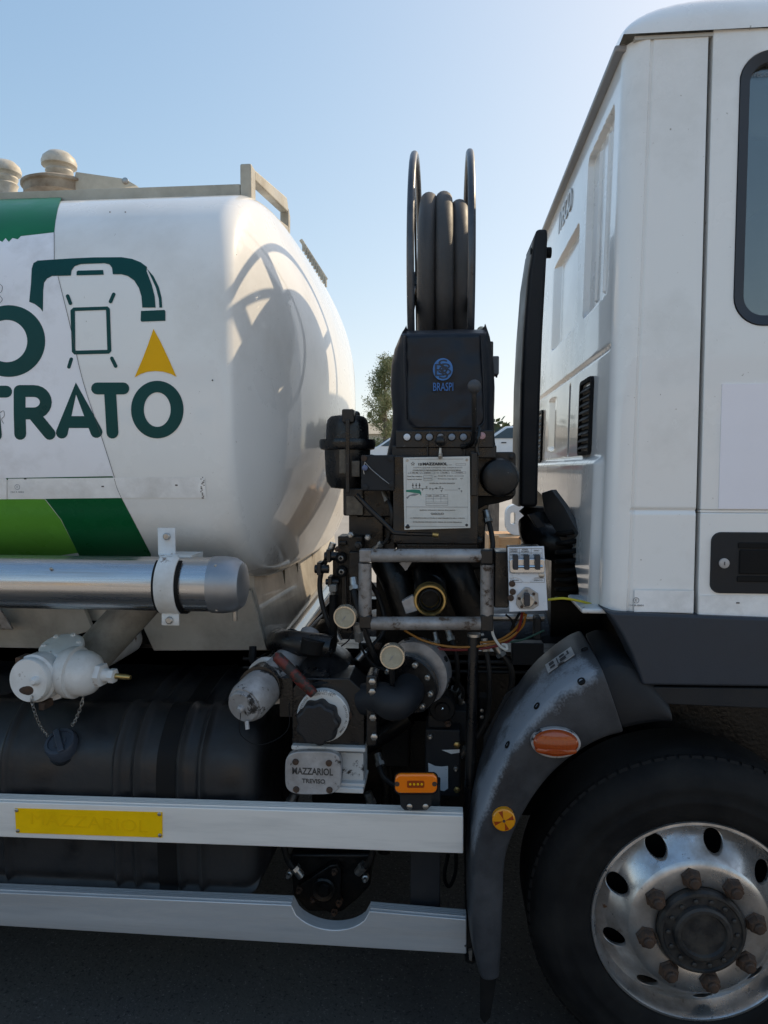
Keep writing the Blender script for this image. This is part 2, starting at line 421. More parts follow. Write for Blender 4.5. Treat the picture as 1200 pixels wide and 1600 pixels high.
def hose_mat():
    m = mat('ribbed_hose_rubber', (0.062, 0.060, 0.060), 0.6, var=0.2, vscale=10)
    nt = m.node_tree; N = nt.nodes
    t = N.new('ShaderNodeUVMap')
    w = N.new('ShaderNodeTexWave'); w.bands_direction = 'X'; w.inputs['Scale'].default_value = 1.0
    nt.links.new(t.outputs[0], w.inputs['Vector'])
    bp = N.new('ShaderNodeBump'); bp.inputs['Strength'].default_value = 0.22; bp.inputs['Distance'].default_value = 0.002
    nt.links.new(w.outputs['Fac'], bp.inputs['Height'])
    nt.links.new(bp.outputs[0], N['Principled BSDF'].inputs['Normal'])
    return m
HOSE = hose_mat()

def asphalt():
    m = mat('asphalt', (0.035, 0.034, 0.034), 0.9, var=0.45, vscale=1.3, bump=1.0, bscale=75, dirt=((0.075, 0.068, 0.056), 0.40, 0.9, 0.95), chips=((0.15, 0.14, 0.13), 0.20, 130, 0.9), chips2=((0.008, 0.008, 0.008), .25, 95, .9))
    return m
ASPH = asphalt()

# ================================================================ GROUND
TZ = 1.6                                     # the yard beyond rises to a higher terrace
g = MB(); g.loft([[(-1500, y_, z_), (1500, y_, z_)] for y_, z_ in ((-1500, 0), (0, 0), (9, 0), (11, .22), (17, 1.38), (19, TZ), (1500, TZ))], False)
YARD = mat('pale_yard_concrete', (0.45, 0.415, 0.365), 0.9, var=0.2, vscale=.4, bump=.5, bscale=60, dirt=((0.24, 0.21, 0.175), .3, .3, .95))
struct(ob('ground', g, YARD))
g = MB(); g.face([g.v((-40, -2.5, .004)), g.v((40, -2.5, .004)), g.v((40, 4.2, .004)), g.v((-40, 4.2, .004))])
struct(ob('asphalt_lane', g, ASPH))

# ================================================================ THE TRUCK
truck = thing('tanker_truck', 'white fuel tanker truck with green striped tank and black pumping gear', 'truck')

# ---------------------------------------------------------------- cab shell
CY = 0.06                                    # near side of the cab
rA = at(944, 955, CY); rB = at(980, 62, CY)
RK = (rB.x - rA.x) / (rB.z - rA.z)
def xr(z): return rA.x + RK * (z - rA.z)     # rear wall leans forward a little
def rear(px, py):
    d = ray(px, py)
    t = (rA.x + RK * (CAM.z - rA.z) - CAM.x) / (d.x - RK * d.z)
    p = CAM + d * t
    return p.y, p.z
ZG = at(1040, 57, CY).z                      # gutter height
ZB = at(1020, 958, CY).z                     # bottom of the painted side
XGAP = at(1098, 500, CY).x
def sdr(y, z, y0, y1, z0, z1, r):
    qx = abs(y - (y0 + y1) / 2) - (y1 - y0) / 2 + r; qz = abs(z - (z0 + z1) / 2) - (z1 - z0) / 2 + r
    return math.hypot(max(qx, 0), max(qz, 0)) + min(max(qx, qz), 0) - r
def sst(a, b, x):
    t = min(1, max(0, (x - a) / (b - a))); return t * t * (3 - 2 * t)
def rr2(ax, ay, bx, by):
    a = rear(ax, ay); b = rear(bx, by)
    return min(a[0], b[0]), max(a[0], b[0]), min(a[1], b[1]), max(a[1], b[1])
recA = rr2(961, 158, 910, 500)
recB = rr2(906, 345, 864, 548)
grv = rear(932, 557)[1]
low1 = rr2(899, 596, 880, 712)
low2 = rr2(888, 604, 883, 708)
low3 = rr2(868, 618, 858, 706)
shelf = rear(925, 716)[1]
def disp(y, z):
    d = 0.0
    d += 0.020 * (1 - sst(-0.008, 0.001, sdr(y, z, *recA, 0.03)))
    d += 0.020 * (1 - sst(-0.008, 0.001, sdr(y, z, *recB, 0.03)))
    w = recA[1] - recA[0]
    for k in (0.34, 0.66):
        yy = recA[0] + w * k
        if recA[2] + 0.03 < z < recA[3] - 0.03: d -= 0.008 * math.exp(-((y - yy) / 0.005) ** 2)
    yy = (recB[0] + recB[1]) / 2
    if recB[2] + 0.03 < z < recB[3] - 0.03: d -= 0.008 * math.exp(-((y - yy) / 0.005) ** 2)
    d += 0.010 * math.exp(-((z - grv) / 0.006) ** 2) * sst(0.10, 0.14, y)
    d += 0.014 * (1 - sst(-0.02, 0.0, sdr(y, z, *low3, 0.02)))
    for l in (low1, low2):
        yc = (l[0] + l[1]) / 2
        d += 0.007 * (1 - sst(-0.006, 0.006, sdr(y, z, yc - 0.012, yc + 0.012, l[2], l[3], 0.01)))
    if z < shelf + 0.03: d -= 0.02 * sst(shelf + 0.01, shelf - 0.02, z) * sst(0.12, 0.18, y)
    return d
archpts = [rear(944, 955), rear(917, 952), rear(913, 905), rear(900, 840), rear(880, 795), rear(846, 766)]
def zbot(y):
    if y <= archpts[0][0]: return ZB
    for (ya, za), (yb, zb_) in zip(archpts, archpts[1:]):
        if ya <= y <= yb:
            return za + (zb_ - za) * (y - ya) / max(1e-6, yb - ya)
    return archpts[-1][1]
c = MB()
prof = []                                    # (kind, a): rear wall far -> corner -> side
CR = 0.055
YF = 2.16
ys = []
y = CY + CR
while y < 0.75: ys.append(y); y += 0.0028
while y < YF: ys.append(y); y += 0.05
ys.append(YF)
NV = 400
loops = []
for y in ys[::-1]:
    zb = zbot(y); col = []
    for i in range(NV):
        z = zb + (ZG - zb) * i / (NV - 1)
        col.append((xr(z) + disp(y, z), y, z))
    loops.append(col)
for k in range(1, 11):
    a = R(90 * k / 10); col = []
    for i in range(NV):
        z = ZB + (ZG - ZB) * i / (NV - 1)
        col.append((xr(z) + CR * (1 - math.cos(a)), CY + CR * (1 - math.sin(a)), z))
    loops.append(col)
def yside(z, x):                             # a pressed line under the window, slight step after the corner
    zl = at(1020, 798, CY).z
    return CY + 0.006 * math.exp(-((z - zl) / 0.005) ** 2)
for dx in [0.0, .004, .008, .011, .014, .017, .020, .024, .03, .05, .08, .11, .14, .17, .20, .23]:
    col = []
    for i in range(NV):
        z = ZB + (ZG - ZB) * i / (NV - 1)
        x0 = xr(z) + CR + 0.002; x = x0 + (XGAP - 0.004 - x0) * dx / .23
        col.append((x, yside(z, x) + (.0015 + .004 * (1 - sst(.010, .018, dx)) if dx > 0 else .0055 - .0055) , z))
    loops.append(col)
loops.append([(p[0], p[1] + 0.03, p[2]) for p in loops[-1]])
c.loft(loops, closed=False)
cab = ob('cab_body', c.mesh('cab_body', 40), WHITE, truck)
# roof
XF = 2.05
rf = MB(); x0 = xr(ZG) - 0.012; y0 = CY - 0.012; y1 = YF + 0.02
def qe(d, Rr):
    t = min(1.0, max(0.0, d / Rr)); return (1 - (1 - t) ** 2.3) ** (1 / 2.3)
xs_ = [0.0, .004, .012, .025, .045, .07, .1, .14, .18, .22] + [.22 + (XF - x0 - .3) * i / 10 for i in range(1, 11)] + [XF - x0]
ys_ = [0.0, .003, .009, .02, .035, .055, .08, .11, .15, .2, .26] + [.26 + (y1 - y0 - .52) * i / 8 for i in range(1, 9)] + [y1 - y0 - d for d in (.15, .08, .03, 0.0)]
L_ = []
for dx in xs_:
    L_.append([(x0 + dx, y0 + dy, ZG + 0.004 + 0.155 * qe(dx, .26) * qe(min(dy, y1 - y0 - dy), .26)) for dy in ys_])
rf.loft(L_, closed=False)
ob('roof', rf.mesh('roof', 60), WHITE, truck)
gt = MB()
gt.boxb(x0 + .03, XF, CY - 0.002, YF, ZG - 0.005, ZG + 0.0035)
ob('roof_seam', gt, mat('seam_grey', (.50, .49, .46), .5), truck)
gt = MB(); gt.hexa([(x0 - .012, CY + .03, ZG - .014), (x0 + .03, CY + .03, ZG - .014), (x0 + .03, YF, ZG - .014), (x0 - .012, YF, ZG - .014),
                    (x0 - .012, CY + .03, ZG + .004), (x0 + .03, CY + .03, ZG + .004), (x0 + .03, YF, ZG + .004), (x0 - .012, YF, ZG + .004)])
ob('rear_gutter', gt, mat('gutter_shade_grey', (0.30, 0.30, 0.31), 0.4), truck, bevel=0.006)  # edge of the roof overhang, its shadow put into the grey
# embossed word on the rear wall
a = rear(901, 292); b = rear(868, 372)
me = text_mesh('IVECO', 0.11, 0.0015, 0.002)
wd = max(v.co.x for v in me.vertices) * 2
yw = (a[0] + b[0]) / 2; zw = rear(884, 330)[1]
o = ob('embossed_lettering', me, mat('embossed_grey', (0.66, 0.68, 0.70), 0.3), cab)
o.matrix_local = Matrix.Translation((xr(zw) - 0.002, yw, zw)) @ Matrix(((0, RK, -1), (-1, 0, 0), (0, 1, 0))).to_4x4()

# louvre vents on the rear wall
def louvre(x0_, y0_, x1_, y1_, nsl):
    ya, yb, za, zb = rr2(x0_, y0_, x1_, y1_)
    fr = MB()
    xx = xr((za + zb) / 2) + (0.02 if False else 0)
    def P3(y, z, o): return (xr(z) + disp(y, z) * 0 + o, y, z)
    outer = rrect(ya, za, yb, zb, 0.02); inner = rrect(ya + .012, za + .012, yb - .012, zb - .012, 0.012)
    V1 = [fr.v(P3(y, z, -0.010)) for y, z in outer]; V2 = [fr.v(P3(y, z, -0.010)) for y, z in inner]; V3 = [fr.v(P3(y, z, 0.004)) for y, z in outer]; V4 = [fr.v(P3(y, z, 0.004)) for y, z in inner]
    nn = len(outer)
    for i in range(nn):
        j = (i + 1) % nn
        fr.face([V1[i], V1[j], V2[j], V2[i]]); fr.face([V1[i], V1[j], V3[j], V3[i]]); fr.face([V2[i], V2[j], V4[j], V4[i]])
    fr.face(V4)
    lv = ob('louvre_vent', fr, BLACKM, truck)
    for k in range(nsl):
        z = za + .018 + (zb - za - .036) * (k + 0.5) / nsl; h = (zb - za) / nsl * 0.42
        s = MB(); s.hexa([P3(ya + .01, z - h, -.012), P3(yb - .01, z - h, -.012), P3(yb - .01, z - h + .003, -.012), P3(ya + .01, z - h + .003, -.012),
                          P3(ya + .01, z + h - .003, .002), P3(yb - .01, z + h - .003, .002), P3(yb - .01, z + h, .002), P3(ya + .01, z + h, .002)])
        ob('vent_slat', s, PLASTIC, lv)
louvre(929, 586, 906, 712, 9)
louvre(850, 640, 838, 724, 8)

# black trim round the rear arch and the lower flange piece
tr = MB()
pts = []
for q in archpts[1:]: pts.append(Vector((xr(q[1]) - 0.004, q[0], q[1])))
tr.tube(crom(pts, 5), 0.010, 8)
ob('arch_trim', tr, BLACKM, truck)

# ---------------------------------------------------------------- door
ZT = at(1150, 45, CY).z; DB = at(1150, 966, CY).z; XD1 = XGAP + 1.02
wx0 = at(1150, 300, CY).x; wx1 = XD1 - 0.10; wz0 = at(1190, 509, CY).z; wz1 = at(1190, 80, CY).z
xg = XGAP + 0.006
def dpoly(pts, Y): return [Vector((x, Y, z)) for x, z in pts]
outer = [(xg, DB), (XD1, DB), (XD1, ZT - 0.02), (xg, ZT)]
hole = rrect(wx0, wz0, wx1, wz1, 0.075, 8)
dm = MB()
def plate_with_hole(mb, outer, hole, Y0, Y1):
    pl = [[Vector((x, z, 0)) for x, z in outer], [Vector((x, z, 0)) for x, z in hole]]
    flat = [q for p in pl for q in p]
    for Y in (Y0, Y1):
        V = [mb.v((q.x, Y, q.y)) for q in flat]
        for t in tessellate_polygon(pl): mb.face([V[i] for i in t])
    for pp in pl:
        nn = len(pp)
        for i in range(nn):
            j = (i + 1) % nn
            mb.face([mb.v((pp[i].x, Y0, pp[i].y)), mb.v((pp[j].x, Y0, pp[j].y)), mb.v((pp[j].x, Y1, pp[j].y)), mb.v((pp[i].x, Y1, pp[i].y))])
ZL = at(1150, 799, CY).z
DYF = CY - 0.004
plate_with_hole(dm, [(xg, ZL + .004), (XD1, ZL + .004), (XD1, ZT - 0.02), (xg, ZT)], hole, DYF, CY + 0.05)
dm.boxb(xg, XD1, DYF + 0.004, CY + 0.05, ZL - 0.004, ZL + 0.0039)
dm.boxb(xg, XD1, DYF, CY + 0.05, DB, ZL - 0.0041)
door = ob('door', dm, WHITE, truck, bevel=0.003)
gp = MB(); gp.boxb(XGAP - 0.02, XGAP + 0.03, CY + 0.028, CY + 0.034, ZB, ZG); ob('door_seal', gp, BLACKM, truck)
sl = MB()
ho = rrect(wx0 + .001, wz0 + .001, wx1 - .001, wz1 - .001, 0.074, 8); hi = rrect(wx0 + .026, wz0 + .026, wx1 - .026, wz1 - .026, 0.05, 8)
sl.loft([[(x, CY + .04, z) for x, z in ho], [(x, DYF - .004, z) for x, z in ho], [(x, DYF + .004, z) for x, z in hi], [(x, CY + .04, z) for x, z in hi]], True)
ob('window_seal', sl, SKIRTP, door)
gl = MB(); gl.prism([(x, CY + .018, z) for x, z in rrect(wx0 + .02, wz0 + .02, wx1 - .02, wz1 - .02, 0.055, 8)], (0, 0.004, 0))
ob('window_pane', gl, GLASS, door)
lettering('glass_mark', 'IVECO', 1188, 117, CY + .015, 6, INKG, door)
# recessed handle
hx0, hz1 = at(1110, 831, CY).x, at(1150, 831, CY).z; hz0 = at(1150, 927, CY).z; hx1 = hx0 + 0.30
hd = MB(); hd.loft([[(x, DYF + .001, z) for x, z in rrect(hx0, hz0, hx1, hz1, .025)], [(x, DYF - .007, z) for x, z in rrect(hx0 + .002, hz0 + .002, hx1 - .002, hz1 - .002, .024)],
                    [(x, DYF - .007, z) for x, z in rrect(hx0 + .006, hz0 + .006, hx1 - .006, hz1 - .006, .02)]], True, False, True)
hdl = ob('door_handle', hd, PLASTIC, door)
q0 = at(1153, 848, CY); q1 = at(1156, 908, CY)
w = MB(); w.boxb(q0.x, hx1 - .02, DYF - .012, DYF - .0065, at(1170, 896, CY).z, at(1170, 858, CY).z); ob('pull_bar', w, BLACKM, hdl, bevel=.004)
w = MB(); w.boxb(q0.x - .004, hx1 - .02, DYF - .0105, DYF - .0066, at(1170, 856, CY).z, at(1170, 847, CY).z); w.boxb(q0.x - .004, hx1 - .02, DYF - .0105, DYF - .0066, at(1170, 908, CY).z, at(1170, 899, CY).z); ob('grip_rim', w, BLACKM, hdl, bevel=.002)
p = at(1131, 880, DYF - .007); w = MB(); w.lathe([(.013, 0), (.013, .004), (.009, .005)], p, (0, -1, 0), 20); ob('lock_barrel', w, SILVER, hdl)
w = MB(); w.box((p.x, p.y - .0058, p.z), (.002, .001, .009)); ob('keyhole', w, INK, hdl)
# blank sign sheet on the door
a = at(1128, 600, DYF); b = at(1128, 795, DYF)
w = MB(); w.boxb(a.x, a.x + 0.42, DYF - .0025, DYF - .0002, b.z, a.z); ob('blank_sign_sheet', w, mat('lilac_white_sheet', (0.92, 0.89, 0.94), 0.45, var=0.02), door, label='blank pale lilac sheet on the door')
# reflective tape along the bottom edge of cab and door
w = MB(); a = at(962, 919, CY); w.boxb(xr(ZB + .05) + CR + .02, XGAP - .006, CY - .0062, CY - .0045, ZB + .004, ZB + .062); ob('reflective_tape', w, TAPE, cab)
w = MB(); w.boxb(xg + .002, XD1 - .01, DYF - .0022, DYF - .0004, DB + .006, DB + .060); ob('reflective_tape', w, TAPE, door)
def emark(px, py, Y, par):
    s = S(Y); rg = MB(); o_ = at(px, py, Y)
    rg.tube([(o_.x + 4.2 * s * math.cos(a_ / 16 * 2 * math.pi), o_.y, o_.z + 4.2 * s * math.sin(a_ / 16 * 2 * math.pi)) for a_ in range(16)], .0007, 5, True)
    ob('approval_ring', rg, INKG, par)
    lettering('approval_letter', 'E', px, py, Y, 4, INKG, par); lettering('approval_code', '104 R-0001', px, py + 8, Y, 2.6, INKG, par, width=22)
emark(994, 938, CY - .0072, cab)
w = MB(); p = at(1153, 942, DYF - .003); w.box(p, (.008, .0015, .003)); ob('tape_mark', w, INK, door)

# ---------------------------------------------------------------- rest of the cab: front, far side, interior
fr = MB(); fr.boxb(XD1 + .006, XF, DYF, CY + .05, DB, wz0); fr.boxb(XD1 + .006, XD1 + .09, DYF, CY + .05, wz0, ZG - .006); fr.boxb(XF - .05, XF, CY + .05, YF - .05, DB, wz0 + .05)
fr.boxb(XF - .05, XF, CY + .05, YF - .05, ZG - .2, ZG - .006)
fr.boxb(XF - .2, XF, DYF, CY + .05, wz0, ZG - .006); fr.boxb(XF - .05, XF, YF - .05, YF, DB, ZG - .006)
fr.boxb(xr(1.5) + .06, XF - .05, YF - .05, YF, DB, wz0); fr.boxb(xr(1.5) + .1, xr(1.5) + .5, YF - .05, YF, wz0, ZG - .006); fr.boxb(xr(1.5) + .5, XF - .05, YF - .05, YF, ZG - .25, ZG - .006)
ob('cab_front', fr, WHITE, truck, bevel=.006)
ws = MB(); ws.boxb(XF - .03, XF - .024, CY + .06, YF - .06, wz0 + .05, ZG - .2); ob('windscreen', ws, GLASS, truck)
it = MB(); it.boxb(xr(1.5) + .07, XF - .06, CY + .06, YF - .06, DB, DB + .04); it.boxb(xr(1.5) + .16, xr(1.5) + .18, CY + .06, YF - .06, DB + .04, ZG - .02); it.boxb(xr(1.5) + .18, XF - .06, CY + .06, YF - .06, ZG - .02, ZG - .009)
it.boxb(XF - .45, XF - .06, CY + .06, YF - .06, DB + .04, wz0 + .03)
ob('cab_lining', it, INTER, truck)
st = MB(); sx = at(1195, 300, .45).x
st.boxb(sx - .02, sx + .5, .3, .8, DB + .35, DB + .5); st.boxb(sx - .05, sx + .1, .3, .8, DB + .5, at(1195, 330, .45).z); ob('seat', st, SEATM, truck, bevel=.05, seg=4)
st = MB(); st.pxprism(rrect(1167, 96, 1260, 214, 18, 6), .20, .03); ob('sun_visor', st, SEATM, truck, bevel=.008, seg=3)

# ---------------------------------------------------------------- dark plastic sill under the door
SY = 0.035
w = MB(); w.pxprism([(944, 953), (960, 957), (1300, 970), (1300, 1075), (1004, 1071), (998, 1052), (986, 1020), (972, 992), (958, 970)], SY, .10)
sill = ob('sill_panel', w, SKIRTP, truck, bevel=.008, seg=3)
w = MB(); w.pxprism([(1004, 1073), (1300, 1077), (1300, 1112), (1019, 1100), (1012, 1090)], SY + .012, .08)
ob('sill_lip', w, PLASTIC, sill, bevel=.004)
w = MB()                                          # white lug below the rear corner
p = at(930, 948, .12); w.boxb(xr(p.z) - .055, xr(p.z) + .05, .08, .3, p.z - .012, p.z + .002); ob('cab_step_lug', w, CHIPWHITE, truck, bevel=.006)
w = MB(); p = at(926, 925, .14); w.lathe([(.022, 0), (.022, .004)], (xr(p.z) - .004, p.y + .03, p.z), (-1, 0, 0), 20); ob('plug_hole', w, BLACKM, cab)

# ---------------------------------------------------------------- air intake stack behind the cab
w = MB()
def sx_(z, px_, Y):
    return px_
sec = []
for (py, pxl, pxr) in ((357, 838, 856), (372, 836, 856), (430, 827, 853), (520, 820, 848), (600, 816, 845), (700, 814, 842), (792, 813, 840)):
    A = at(pxl, py, .60); B = at(pxr, py, .60)
    sec.append([(A.x, .60, A.z), (B.x, .60, A.z), (B.x - .0, .86, A.z), (A.x - .004, .86, A.z)])
w.loft(sec, True, True, True)
stk_ = ob('air_intake_stack', w, PLASTIC, truck, bevel=.012, seg=3)
w = MB(); w.loft([[(q_[0].__getitem__(0) - .004, .625, q_[0][2]), (q_[3][0] - .002, .84, q_[0][2]), (q_[3][0] + .004, .84, q_[0][2]), (q_[0][0] + .004, .625, q_[0][2])] for q_ in sec[1:]], True, True, True); ob('stack_side_sheen', w, mat('stack_sheen_grey', (.20, .19, .17), .45, var=.15), stk_)  # reflected light on the stack's left face, put in as a paler strip
w = MB(); p = at(852, 395, .64); w.cyl((p.x - .05, .64, p.z), (p.x + .02, .64, p.z), .018); ob('stack_clamp', w, BLACKM, truck, bevel=.003)
w = MB(); p = at(836, 792, .72)
w.lathe([(.055 + (.012 if i % 2 else -.006), -.016 * i) for i in range(12)], (p.x + .01, .72, p.z), (0, 0, 1), 28); ob('rubber_bellows', w, BLACKM, truck)
w = MB(); p = at(850, 870, .62); w.tube(crom([at(836, 815, .7), at(842, 838, .66), at(870, 850, .62), at(930, 850, .62)], 6), .06, 18); ob('intake_elbow', w, GREASE, truck)
w = MB(); w.prism([at(826, 805, .5), at(836, 803, .5), at(853, 823, .5), at(840, 826, .5)], (0, .05, .0)); ob('bracket', w, PLASTIC, truck, bevel=.002)
# inner arch panel, coil spring and dark mass under the cab
w = MB(); w.boxb(xr(1.4) + .16, 2.0, .42, 2.0, .62, ZB + .12); w.boxb(xr(1.4) - .02, xr(1.4) + .16, .9, 2.0, .7, ZB + .12); ob('engine_block', w, GREASE, truck)
w = MB(); p = at(890, 880, .40); hh = at(890, 945, .40).z; ht = at(890, 828, .40).z
w.tube([(p.x + .035 * math.cos(t_ * .5), .42 + .035 * math.sin(t_ * .5), hh + (ht - hh) * t_ / 100) for t_ in range(101)], .008, 8); ob('suspension_spring', w, BLACKM, truck)
w = MB(); w.prism([at(846, 770, .55), at(862, 765, .5), at(880, 790, .42), at(905, 835, .35), at(880, 850, .5), at(850, 800, .55)], (.02, .03, 0)); ob('arch_shield', w, mat('shield_grey', (.075, .08, .085), .4, var=.2), truck, bevel=.003)

# ---------------------------------------------------------------- front wheel
wc = at(1086, 1437, 0.03)
wheel = thing('w', 'x', 'x'); COL.objects.unlink(wheel); bpy.data.objects.remove(wheel)
ty = MB(); tr_o = .437
ty.lathe([(.266, .26), (.262, .02), (.268, -.004), (.283, -.016), (.30, -.020), (.325, -.024), (.332, -.0265), (.336, -.0245), (.36, -.026), (.372, -.0275), (.376, -.0255), (.39, -.022), (.405, -.014), (.420, .004), (.431, .022), (tr_o, .045), (tr_o, .22), (.42, .26), (.38, .285), (.30, .285), (.266, .26)], wc, (0, 1, 0), 96, False, False)
tyre = MB
wheel = ob('wheel', ty.mesh('wheel', 50), RUBBER, truck)
blk = MB(); blk.hexa([(-.014, -.004, -.010), (.014, -.004, -.010), (.014, .05, -.010), (-.014, .05, -.010), (-.012, .006, .012), (.012, .006, .012), (.012, .05, .010), (-.012, .05, .010)])
bme = blk.mesh('tread_block'); b0 = None
for k in range(84):
    a_ = 2 * math.pi * k / 84; l_ = (wc.x + .424 * math.cos(a_), wc.y + .016, wc.z + .424 * math.sin(a_)); r_ = (0, -a_ + math.pi / 2, 0)
    if b0 is None: b0 = ob('tread_block', bme, RUBBER, wheel, l_, r_)
    else: again(b0, wheel, l_, r_)
rm = MB()
HOLE_R, NH = .218, 9
pr1 = [(.272, .004), (.274, -.006), (.271, -.013), (.265, -.014), (.261, -.009), (.258, .004), (.256, .030), (.252, .040)]
rm.lathe(pr1, wc, (0, 1, 0), 96, False, False)
pr2 = [(.180, -.030), (.172, -.036), (.160, -.038), (.118, -.038), (.112, -.034), (.110, .03)]
rm.lathe(pr2, wc, (0, 1, 0), 96, False, False)
def cone(r):                                     # depth of the disc between r = .252 and .180
    t = (.252 - r) / (.252 - .180)
    return .040 + (-.070) * (t ** 1.0) * (0.75 + .25 * t)
HA = 78
for k in range(NH):
    a0 = R(HA + 360 / NH * k); half = R(180 / NH); hr = .027; m_ = 8
    def wp(a, r, dy=0): return (wc.x + r * math.cos(a), wc.y + cone(r) + dy, wc.z + r * math.sin(a))
    ring = []; bd = []
    for i in range(4 * m_):
        q = i / m_; sd = int(q); t = (q - sd) * 2 - 1
        if sd == 0: u_, v_ = t, -1
        elif sd == 1: u_, v_ = 1, t
        elif sd == 2: u_, v_ = -t, 1
        else: u_, v_ = -1, -t
        bd.append(wp(a0 + half * u_, .216 + .036 * v_))
        ph = math.atan2(v_, u_); ring.append((math.cos(ph) * hr, math.sin(ph) * hr))
    B_ = [rm.v(p) for p in bd]
    rings = []
    for kk, dy in ((1.0, 0), (.93, .002), (.92, .012)):
        rings.append([rm.v(wp(a0 + rx * kk / .216, .216 + ry * kk, dy)) for rx, ry in ring])
    nn = len(bd)
    for A_, C_ in zip([B_] + rings[:-1], rings):
        for i in range(nn):
            j = (i + 1) % nn
            rm.face([A_[i], A_[j], C_[j], C_[i]])
rim = ob('rim', rm.mesh('rim', 45), RIM, wheel)
w = MB(); w.lathe([(.257, .10), (.13, .10)], wc, (0, 1, 0), 48, False, False); ob('brake_drum', w, BLACKM, wheel)
w = MB(); w.lathe([(.110, -.028), (.111, -.050), (.106, -.058), (.100, -.059), (.097, -.054), (.075, -.054), (.072, -.064), (.066, -.068), (.058, -.068), (.054, -.060), (.0, -.060)], wc, (0, 1, 0), 64, False, False)
hub = ob('hub', w.mesh('hub', 30), HUBM, wheel)
w = MB(); w.lathe([(.0065, 0), (.0065, -.005), (.003, -.007), (0, -.007)], (0, 0, 0), (0, 1, 0), 6)
me = w.mesh('hub_bolt')
hb = None
for k in range(14):
    a_ = 2 * math.pi * k / 14; l = (wc.x + .086 * math.cos(a_), wc.y - .054, wc.z + .086 * math.sin(a_))
    if hb is None: hb = ob('hub_bolt', me, HUBM, wheel, l)
    else: again(hb, wheel, l)
w = MB(); w.lathe([(.027, .0), (.027, -.005), (.0235, -.008), (.0225, -.021), (.020, -.025), (.014, -.026)], (0, 0, 0), (0, 1, 0), 6, False, False); w.lathe([(.0135, -.022), (.0135, -.033), (.010, -.036), (0, -.036)], (0, 0, 0), (0, 1, 0), 16, False, False)
me = w.mesh('wheel_nut'); nut = None
for k in range(8):
    a_ = R(101 + 45 * k); l = (wc.x + .139 * math.cos(a_), wc.y - .037, wc.z + .139 * math.sin(a_))
    if nut is None: nut = ob('wheel_nut', me, RUST, wheel, l, (0, .3, 0))
    else: again(nut, wheel, l, (0, random.random(), 0))
# far front wheel and rear axle wheels out of frame
for (x_, y_) in ((wc.x, 1.95), (-3.0, .12), (-3.0, 1.95)):
    c_ = wheel.copy(); COL.objects.link(c_); c_.location = (x_ - wc.x, y_, 0); c_.parent = truck
    for ch_ in list(wheel.children):
        if not ch_.name.startswith('tread'): again(ch_, c_, ch_.location, ch_.rotation_euler)
w = MB(); w.cyl((wc.x, .2, wc.z), (wc.x, 2.1, wc.z), .06); ob('axle', w, GREASE, truck)

# ---------------------------------------------------------------- mudguard
def pxl(pts, Y, k=6): return crom([at(x, y, Y) for x, y in pts], k)
crest = pxl([(751, 1522), (739, 1470), (737, 1400), (741, 1330), (757, 1250), (796, 1170), (850, 1098), (905, 1057), (939, 1043)], -.015)
inner = pxl([(780, 1520), (783, 1470), (786, 1400), (790, 1335), (812, 1278), (848, 1222), (890, 1182), (935, 1155), (973, 1143)], .0)
N_ = len(crest)
w = MB(); cols = []
for i in range(N_):
    t = i / (N_ - 1); a, b = crest[i], inner[i]
    back = Vector((a.x, 0.27, a.z)) + Vector((0, 0, 0.035 * sst(.45, 1, t)))
    mid = a + (b - a) * .5
    d = (a - b).normalized()
    sec = [back, a * .35 + back * .65 + d * .012, a * .85 + back * .15 + d * .010, a + Vector((0, -.012, 0)) + d * .002, a + (b - a) * .12 + Vector((0, -.024, 0)),
           mid + Vector((0, -.030, 0)), a + (b - a) * .93 + Vector((0, -.022, 0)), b + Vector((0, -.008, 0)), b + Vector((0, .03, 0))]
    cols.append(sec)
cols_g = cols
w.loft(cols, closed=False)
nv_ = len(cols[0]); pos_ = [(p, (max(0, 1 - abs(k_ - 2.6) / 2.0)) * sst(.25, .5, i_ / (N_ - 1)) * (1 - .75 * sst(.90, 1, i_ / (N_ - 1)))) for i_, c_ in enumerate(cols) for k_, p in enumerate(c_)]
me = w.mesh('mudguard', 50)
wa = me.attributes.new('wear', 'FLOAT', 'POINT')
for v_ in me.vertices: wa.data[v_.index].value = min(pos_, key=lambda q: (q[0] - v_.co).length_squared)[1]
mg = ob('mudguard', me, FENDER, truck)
sm = mg.modifiers.new('thick', 'SOLIDIFY'); sm.thickness = .005; sm.offset = -1
sm = mg.modifiers.new('sub', 'SUBSURF'); sm.levels = 2; sm.render_levels = 2
# forward section running up behind the sill
crest2 = pxl([(936, 1042), (965, 1034), (1005, 1052), (1046, 1100)], .05, 5)
inner2 = pxl([(973, 1142), (1000, 1136), (1030, 1131), (1052, 1130)], .03, 5)
cols = []
for a, b in zip(crest2, inner2):
    cols.append([Vector((a.x - .0, .27, a.z + .04)), Vector((a.x, .10, a.z + .02)), a, a + (b - a) * .5 + Vector((0, -.008, 0)), b, b + Vector((0, .03, 0))])
w = MB(); w.loft(cols, closed=False)
m2 = ob('arch_liner', w.mesh('arch_liner', 50), PLASTIC, truck)
sm = m2.modifiers.new('thick', 'SOLIDIFY'); sm.thickness = .004
sm = m2.modifiers.new('sub', 'SUBSURF'); sm.levels = 1; sm.render_levels = 2
# upper flap of the liner, behind
w = MB(); w.pxprism([(756, 1150), (790, 1085), (826, 1058), (836, 1068), (806, 1120), (775, 1190), (752, 1225)], .30, .01); ob('inner_flap', w, PLASTIC, truck, bevel=.003)
w = MB(); w.pxprism([(750, 1518), (778, 1516), (766, 1590), (757, 1600), (750, 1590)], .04, .008); ob('mud_flap', w, RUBBER, truck)
